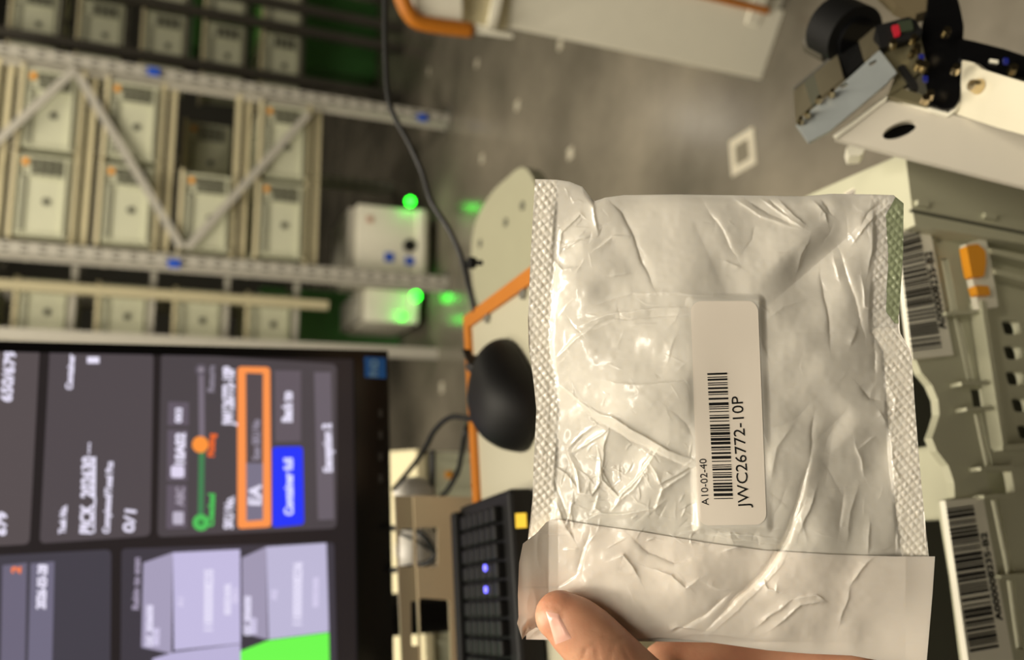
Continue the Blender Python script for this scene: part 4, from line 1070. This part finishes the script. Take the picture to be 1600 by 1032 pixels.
def film_mat(name, base, rough=.24, sc_=.5, trans=.0):
    M = mat(name, base, rough, var=.03, scale=60, bump=0, coat=.45)
    b = M.node_tree.nodes['Principled BSDF']; b.inputs['Coat Roughness'].default_value = .07
    b.inputs['Subsurface Weight'].default_value = .6; b.inputs['Subsurface Radius'].default_value = (1, .95, .85); b.inputs['Subsurface Scale'].default_value = .0022
    N = M.node_tree.nodes; L = M.node_tree.links
    tc = N.new('ShaderNodeTexCoord'); nz = N.new('ShaderNodeTexNoise'); nz.inputs['Scale'].default_value = 110; nz.inputs['Detail'].default_value = 6
    L.new(tc.outputs['Object'], nz.inputs['Vector']); bp = N.new('ShaderNodeBump'); bp.inputs['Strength'].default_value = .15; bp.inputs['Distance'].default_value = .0006
    L.new(nz.outputs['Fac'], bp.inputs['Height']); L.new(bp.outputs[0], b.inputs['Normal'])
    return M
M_FILM = film_mat('white_mailer_film', (222, 217, 206), .19); M_FILMB = film_mat('white_mailer_flap', (238, 229, 217), .22); M_SEAL = film_mat('sealed_film_edge', (236, 230, 217), .3)
M_GRN = film_mat('greenish_film_edge', (150, 158, 126), .4)
mailer = thing('poly_mailer', 'shiny white plastic mailer bag with a barcode label, held in front', 'mailer bag', P(1130, 1000, D0 + .02))
top = [(836, 280), (870, 281), (890, 284), (910, 292), (928, 315), (945, 309), (975, 305), (1060, 304), (1200, 306), (1255, 307), (1300, 303), (1360, 304), (1396, 305), (1412, 318)]
lef = [(836, 280), (833, 330), (829, 400), (825, 500), (826, 540), (834, 600), (838, 640), (834, 720), (832, 780), (824, 850), (822, 888)]
rig = [(1412, 318), (1411, 400), (1405, 490), (1406, 520), (1424, 550), (1430, 640), (1439, 750), (1446, 820), (1453, 885)]
bot = [(822, 888), (1453, 885)]
def grid_faces(nx, ny, off=0):
    i = np.arange(nx - 1)[None] + np.arange(ny - 1)[:, None] * nx + off
    return np.stack([i, i + 1, i + 1 + nx, i + nx], -1).reshape(-1, 4)
def mesh_obj(name, V, Fs, m, parent, smooth=True):
    me = bpy.data.meshes.new(name); c = V.mean(0)
    nv, nf = len(V), len(Fs)
    me.vertices.add(nv); me.vertices.foreach_set('co', (V - c).astype(np.float32).ravel())
    me.loops.add(nf * 4); me.loops.foreach_set('vertex_index', Fs.astype(np.int32).ravel())
    me.polygons.add(nf); me.polygons.foreach_set('loop_start', np.arange(0, nf * 4, 4, dtype=np.int32))
    me.update(calc_edges=True); me.polygons.foreach_set('use_smooth', [smooth] * nf); me.materials.append(m); me.validate()
    o = bpy.data.objects.new(name, me); COL.objects.link(o); o.parent = parent; o.location = Vector(c) - (wpos(parent) if parent else Vector()); return o
nx, ny = 520, 500
GX, GY = coons(top, bot, lef, rig, nx, ny)
GH = Hf(GX, GY); GB = -np.abs(GH) * 0 - 3 - 45 * (1 - np.abs(2 * np.clip((GX - xl(GY) - SEALL) / (xr(GY) - xl(GY) - SEALL - SEALR), 0, 1) - 1) ** 2.5) * np.clip((GY - 298) / 60, 0, 1) ** .5
edge = np.minimum(np.clip((GY - (np.interp(GX, [p[0] for p in top], [p[1] for p in top]))) / 14, 0, 1), 1)
GH = GH * (1 - (1 - edge) ** 2.2)
Vf = PXa(GX, GY, GH).reshape(-1, 3); Fs = grid_faces(nx, ny)
# classify strips: left seal, body, right seal
cx = GX.reshape(-1)[Fs].mean(1); cy = GY.reshape(-1)[Fs].mean(1)
isL = cx < xl(cy) + SEALL; isR = cx > xr(cy) - SEALR; isG = isR & (cy < 506) & (cx > np.interp(cy, [300, 336, 400, 487, 506], [1404, 1384, 1388, 1384, 1398]))
isR2 = isR & (cy >= 300) & ~isG & (cy > 512)
def sub(mask, name, m):
    f = Fs[mask]; u, inv = np.unique(f, return_inverse=True); return mesh_obj(name, Vf[u], inv.reshape(-1, 4), m, mailer)
body_mask = ~(isL | isG | isR2)
sub(body_mask, 'pouch_front', M_FILM); sub(isL, 'side_seal', M_SEAL); sub(isR2, 'side_seal', M_SEAL); sub(isG, 'greenish_seal_edge', M_GRN)
# back of the pouch, joined at the rim
bx, by = coons(top, [(822, 1000), (1450, 1010)], lef[:-1] + [(822, 1000)], rig[:-1] + [(1450, 1010)], 90, 90)
ub = np.linspace(0, 1, 90)[None]; vb = np.linspace(0, 1, 90)[:, None]
hb = -2 - 32 * (np.sin(ub * math.pi) ** .6) * (np.sin(np.clip(vb, 0, 1) * math.pi) ** .6) + 0 * bx
hb[0] = 0; hb[:, 0] = -.5; hb[:, -1] = -.5
mesh_obj('pouch_back', PXa(bx, by, hb).reshape(-1, 3), grid_faces(90, 90), M_FILMB, mailer)
# closure flap over the bottom
ftop = [(853, 817), (862, 812), (870, 812), (940, 823), (1000, 831), (1100, 848), (1190, 860), (1300, 867), (1400, 870), (1461, 870)]
flef = [(853, 817), (838, 834), (817, 850), (811, 880), (809, 930), (810, 965), (808, 975), (816, 1000)]
frig = [(1461, 870), (1457, 930), (1454, 965), (1447, 1046)]
fbot = [(816, 1000), (826, 988), (838, 981), (870, 992), (940, 994), (985, 996), (1005, 999), (1030, 997), (1100, 1003), (1150, 1010), (1200, 1017), (1260, 1022), (1330, 1025), (1380, 1034), (1447, 1046)]
FX, FY = coons(ftop, fbot, flef, frig, 560, 170)
def Hflap(x, y):
    xx = np.maximum(x, 872); xx = np.where(xx > 1340, 1340 + 56 * (1 - np.exp(-(xx - 1340) / 56)), xx)
    h = Hf(xx, np.minimum(y, 1004))
    yt = np.interp(x, [p[0] for p in ftop], [p[1] for p in ftop]); ybm = np.interp(x, [p[0] for p in fbot], [p[1] for p in fbot])
    lft = np.clip((872 - x) / 60, 0, 1); rgt = np.clip((x - 1415) / 45, 0, 1)
    h = h * (1 - lft) * (1 - .8 * rgt) + 26 * np.clip((857 - x) / 48, 0, 1) + 6 * lft
    n_ = (vnoise(x / 30, y / 60, LG[4]) - .5) * 6 + (1 - np.abs(2 * vnoise(x / 16 + 3, y / 45, LG[5]) - 1)) * 2.5
    h += n_ * lft
    e_ = np.clip((ybm - y) / 22, 0, 1); h = h * (1 - .9 * (1 - e_) ** 2)
    lift = 4.0 + 4.5 * np.exp(-((x - 880) / 22) ** 2 - ((y - 818) / 8) ** 2)
    return h + lift
FH = Hflap(FX, FY)
mesh_obj('closure_flap', PXa(FX, FY, FH).reshape(-1, 3), grid_faces(560, 170), M_FILMB, mailer)
# thickness edge along the flap top
tx = resample(ftop, 400); hh = Hflap(tx[:, 0], tx[:, 1]); Vt = np.concatenate([PXa(tx[:, 0], tx[:, 1], hh), PXa(tx[:, 0], tx[:, 1], hh - 4.2)])
mesh_obj('flap_edge', Vt, grid_faces(400, 2), M_FILMB, mailer)
# adhesive label
lq = rrect([(1079, 471), (1184, 470), (1198, 820), (1091, 822)], 17, 8)
def label_xy(a, b_):
    p = Vector((1079, 471)).lerp(Vector((1184, 470)), a); q_ = Vector((1091, 822)).lerp(Vector((1198, 820)), a); r = p.lerp(q_, b_); return r.x, r.y
def round_in(a, b_, ra=.16, rb=.05):
    # squash a unit square grid into a rounded rectangle
    ax = abs(2 * a - 1); bx_ = abs(2 * b_ - 1)
    if b_ < rb or b_ > 1 - rb:
        k = (rb - min(b_, 1 - b_)) / rb; lim = 1 - 2 * ra * (1 - math.sqrt(max(0, 1 - k * k))); a = .5 + (a - .5) * lim
    return a, b_
na, nb = 40, 90; lv = []
for j in range(nb):
    tb2 = (1 - math.cos(math.pi * j / (nb - 1))) / 2
    for i in range(na):
        a, b_ = round_in(i / (na - 1), tb2); lv.append(label_xy(a, b_))
lv = np.array(lv); lh = Hf(lv[:, 0], lv[:, 1])
lab = mesh_obj('adhesive_label', PXa(lv[:, 0], lv[:, 1], lh + 1.0), grid_faces(na, nb), M_PAPER, mailer)
fl_ = lambda x, y: PX(x, y, float(Hf(np.array([x]), np.array([y]))[0]) + 1.6)
lt = MB()
barcode(lt, (1115.5, 780.5), (1145, 780), (1136, 582.5), (1105, 583.5), fl_, M_INK, 79, 21)
put_text(lt, 'A10-02-40', (1107.5, 790), (1103.5, 717), 11, fl_, M_INK)
put_text(lt, 'JWC26772-10P', (1171, 794), (1160, 619), 17.5, fl_, M_INK)
lt.build('label_print', None, lab)

# ------------------------------------------------------------------ hand
def loft(cs, rs, frames, seg=28):
    vs = []; fs = []
    for c, (ra, rb_), (a, b_) in zip(cs, rs, frames):
        for k in range(seg):
            q = 2 * math.pi * k / seg; vs.append(c + a * math.cos(q) * ra + b_ * math.sin(q) * rb_)
    n = len(cs)
    for i in range(n - 1):
        for k in range(seg): k2 = (k + 1) % seg; fs.append([i * seg + k, i * seg + k2, (i + 1) * seg + k2, (i + 1) * seg + k])
    fs.append(list(range(seg))[::-1]); fs.append([(n - 1) * seg + k for k in range(seg)])
    return vs, fs
hb_ = MB()
def chain(pts, rad, flat=1.0, closed_tip=True, nrm=None):
    """pts: world points root->tip with radii"""
    sp = smooth_path(pts, 6); n = len(sp); rr = np.interp(np.linspace(0, len(pts) - 1, n), range(len(pts)), rad)
    cs = []; rs = []; frs = []
    nr = nrm if nrm is not None else -fw
    for i, c in enumerate(sp):
        t = (sp[min(i + 1, n - 1)] - sp[max(i - 1, 0)]).normalized(); a = t.cross(nr).normalized(); b_ = a.cross(t).normalized()
        cs.append(c); rs.append((rr[i], rr[i] * flat)); frs.append((a, b_))
    if closed_tip:
        t = (sp[-1] - sp[-2]).normalized(); R0 = rr[-1]; a, b_ = frs[-1]
        for k in range(1, 7):
            q = k / 6 * math.pi / 2 * .97; cs.append(sp[-1] + t * R0 * math.sin(q) * 1.0); rs.append((R0 * math.cos(q), R0 * flat * math.cos(q))); frs.append((a, b_))
    v, f = loft(cs, rs, frs); hb_.raw(v, f)
td = D0 - 30 * K     # thumb rests on the film
th = [(1165, 1220, td + .012), (1055, 1122, td + .004), (993, 1068, td), (946, 1024, td - .0035), (915, 994, td - .0045), (891, 974, td - .0045), (875, 963, td - .004)]
chain([P(*p) for p in th], [.0145, .0122, .0108, .0106, .0103, .0095, .0082], .86)
# palm
pd = D0 + .030
chain([P(1250, 1330, pd + .0), P(1170, 1230, pd), P(1150, 1150, pd + .002)], [.030, .030, .024], .55, True)
fb = [((1040, 1110), (1052, 1034), (1210, 1036), (1345, 1056)), ((1150, 1165), (1220, 1085), (1310, 1075), (1400, 1090)), ((1190, 1220), (1270, 1145), (1350, 1135), (1430, 1150)), ((1220, 1280), (1300, 1215), (1370, 1205), (1430, 1215))]
for k, f_ in enumerate(fb):
    r0 = (.0098, .0096, .0090, .0080)[k]
    chain([P(*f_[0], pd + .002), P(*f_[1], pd + .020), P(*f_[2], pd + .018), P(*f_[3], pd + .002)], [r0 * 1.1, r0, r0 * .93, r0 * .82], .95)
chain([P(1010, 1112, td + .006), P(1060, 1120, pd - .01), P(1120, 1130, pd + .004)], [.012, .014, .014], .9, True)
# wrist and forearm
chain([P(1160, 1190, pd + .004), P(1230, 1340, pd + .01), P(1280, 1500, pd + .03), P(1330, 1750, pd + .10)], [.026, .031, .028, .036], .75, False)
ho = hb_.build('person', None)
def skin_mat():
    M = bpy.data.materials.new('skin'); M.use_nodes = True; N = M.node_tree.nodes; L = M.node_tree.links; b = N['Principled BSDF']
    tc = N.new('ShaderNodeTexCoord')
    n1 = N.new('ShaderNodeTexNoise'); n1.inputs['Scale'].default_value = 60; n1.inputs['Detail'].default_value = 5
    r = N.new('ShaderNodeValToRGB'); r.color_ramp.elements[0].position = .3; r.color_ramp.elements[0].color = rgb((186, 128, 100)); r.color_ramp.elements[1].position = .7; r.color_ramp.elements[1].color = rgb((214, 162, 130))
    L.new(tc.outputs['Object'], n1.inputs[0]); L.new(n1.outputs['Fac'], r.inputs[0]); L.new(r.outputs[0], b.inputs['Base Color'])
    b.inputs['Roughness'].default_value = .45; b.inputs['Subsurface Weight'].default_value = .25; b.inputs['Subsurface Radius'].default_value = (1, .35, .2); b.inputs['Subsurface Scale'].default_value = .003
    n2 = N.new('ShaderNodeTexNoise'); n2.inputs['Scale'].default_value = 900; n2.inputs['Detail'].default_value = 3
    L.new(tc.outputs['Object'], n2.inputs[0])
    bp = N.new('ShaderNodeBump'); bp.inputs['Strength'].default_value = .25; bp.inputs['Distance'].default_value = .0003
    L.new(n2.outputs['Fac'], bp.inputs['Height']); L.new(bp.outputs[0], b.inputs['Normal']); return M
M_SKIN = skin_mat()
md = ho.modifiers.new('r', 'REMESH'); md.mode = 'VOXEL'; md.voxel_size = .0009
m2 = ho.modifiers.new('s', 'SMOOTH'); m2.iterations = 6; m2.factor = .5
bpy.context.view_layer.update()
me2 = bpy.data.meshes.new_from_object(ho.evaluated_get(bpy.context.evaluated_depsgraph_get()))
ho.modifiers.clear(); ho.data = me2; me2.materials.clear(); me2.materials.append(M_SKIN)
me2.polygons.foreach_set('use_smooth', [True] * len(me2.polygons)); me2.polygons.foreach_set('material_index', [0] * len(me2.polygons))
# knuckle creases and nail groove sculpted in picture coordinates
n_ = len(me2.vertices); co = np.zeros(n_ * 3, np.float32); me2.vertices.foreach_get('co', co); co = co.reshape(-1, 3); nr = np.zeros(n_ * 3, np.float32); me2.vertices.foreach_get('normal', nr); nr = nr.reshape(-1, 3)
Wc = co + np.array(tuple(ho.location)); rel = Wc - np.array(tuple(CAM)); dz = rel @ np.array(tuple(fw)); hx = CX + F * (rel @ np.array(tuple(ix))) / dz; hy = CY + F * (rel @ np.array(tuple(iy))) / dz
dsp = np.zeros(n_)
for a, wd, pts in [(.5, 2.2, [(945, 1006), (962, 1000), (978, 996)]), (.6, 2.5, [(910, 1032), (915, 1018), (930, 1006)]), (.6, 2.5, [(935, 1032), (932, 1014)]), (.5, 2.2, [(955, 1032), (957, 1012), (976, 998)]),
                   (.4, 2.2, [(925, 985), (945, 995), (968, 999)]), (.5, 2.5, [(985, 1032), (975, 1015)]), (.35, 2, [(838, 952), (855, 947), (870, 950), (880, 963)])]:
    for i in range(len(pts) - 1):
        d, s_, t_ = seg_dist(hx, hy, pts[i], pts[i + 1]); dsp -= 2.0 * a * np.exp(-(d / wd) ** 2) * (dz < D0)
co2 = co + nr * (dsp * K)[:, None]; me2.vertices.foreach_set('co', co2.astype(np.float32).ravel()); me2.update()
tag(ho, 'bare hand of a person, thumb pressed on the white mailer bag', 'person')
# nail
from mathutils.bvhtree import BVHTree
bv = BVHTree.FromPolygons([Vector(v) + ho.location for v in co2], [list(p.vertices) for p in me2.polygons])
nl = MB(); NU, NV = 16, 12; vs = []; cen = Vector((868, 982))
c4 = [(852, 961), (870, 961), (889, 992), (888, 1008), (876, 1008), (852, 984)]
A0, A1, B1, B0 = Vector((853, 956)), Vector((873, 960)), Vector((893, 998)), Vector((868, 1008))
for j in range(NV):
    for i in range(NU):
        a = i / (NU - 1); b_ = j / (NV - 1)
        p = A0.lerp(B0, a).lerp(A1.lerp(B1, a), b_)
        hit, nn, _, _ = bv.ray_cast(CAM, ray(p.x, p.y).normalized())
        if hit is None: hit, nn, _, _ = bv.find_nearest(P(p.x, p.y, td))
        e_ = min(a, 1 - a, b_, 1 - b_); vs.append(hit + nn * (.00005 + .0005 * min(1, e_ * 5)))
nl.raw(vs, [[j * NU + i, j * NU + i + 1, (j + 1) * NU + i + 1, (j + 1) * NU + i] for j in range(NV - 1) for i in range(NU - 1)], mat('fingernail', (232, 180, 162), .22, var=.03, coat=.4))
nl.build('fingernail', None, ho, smooth=True)
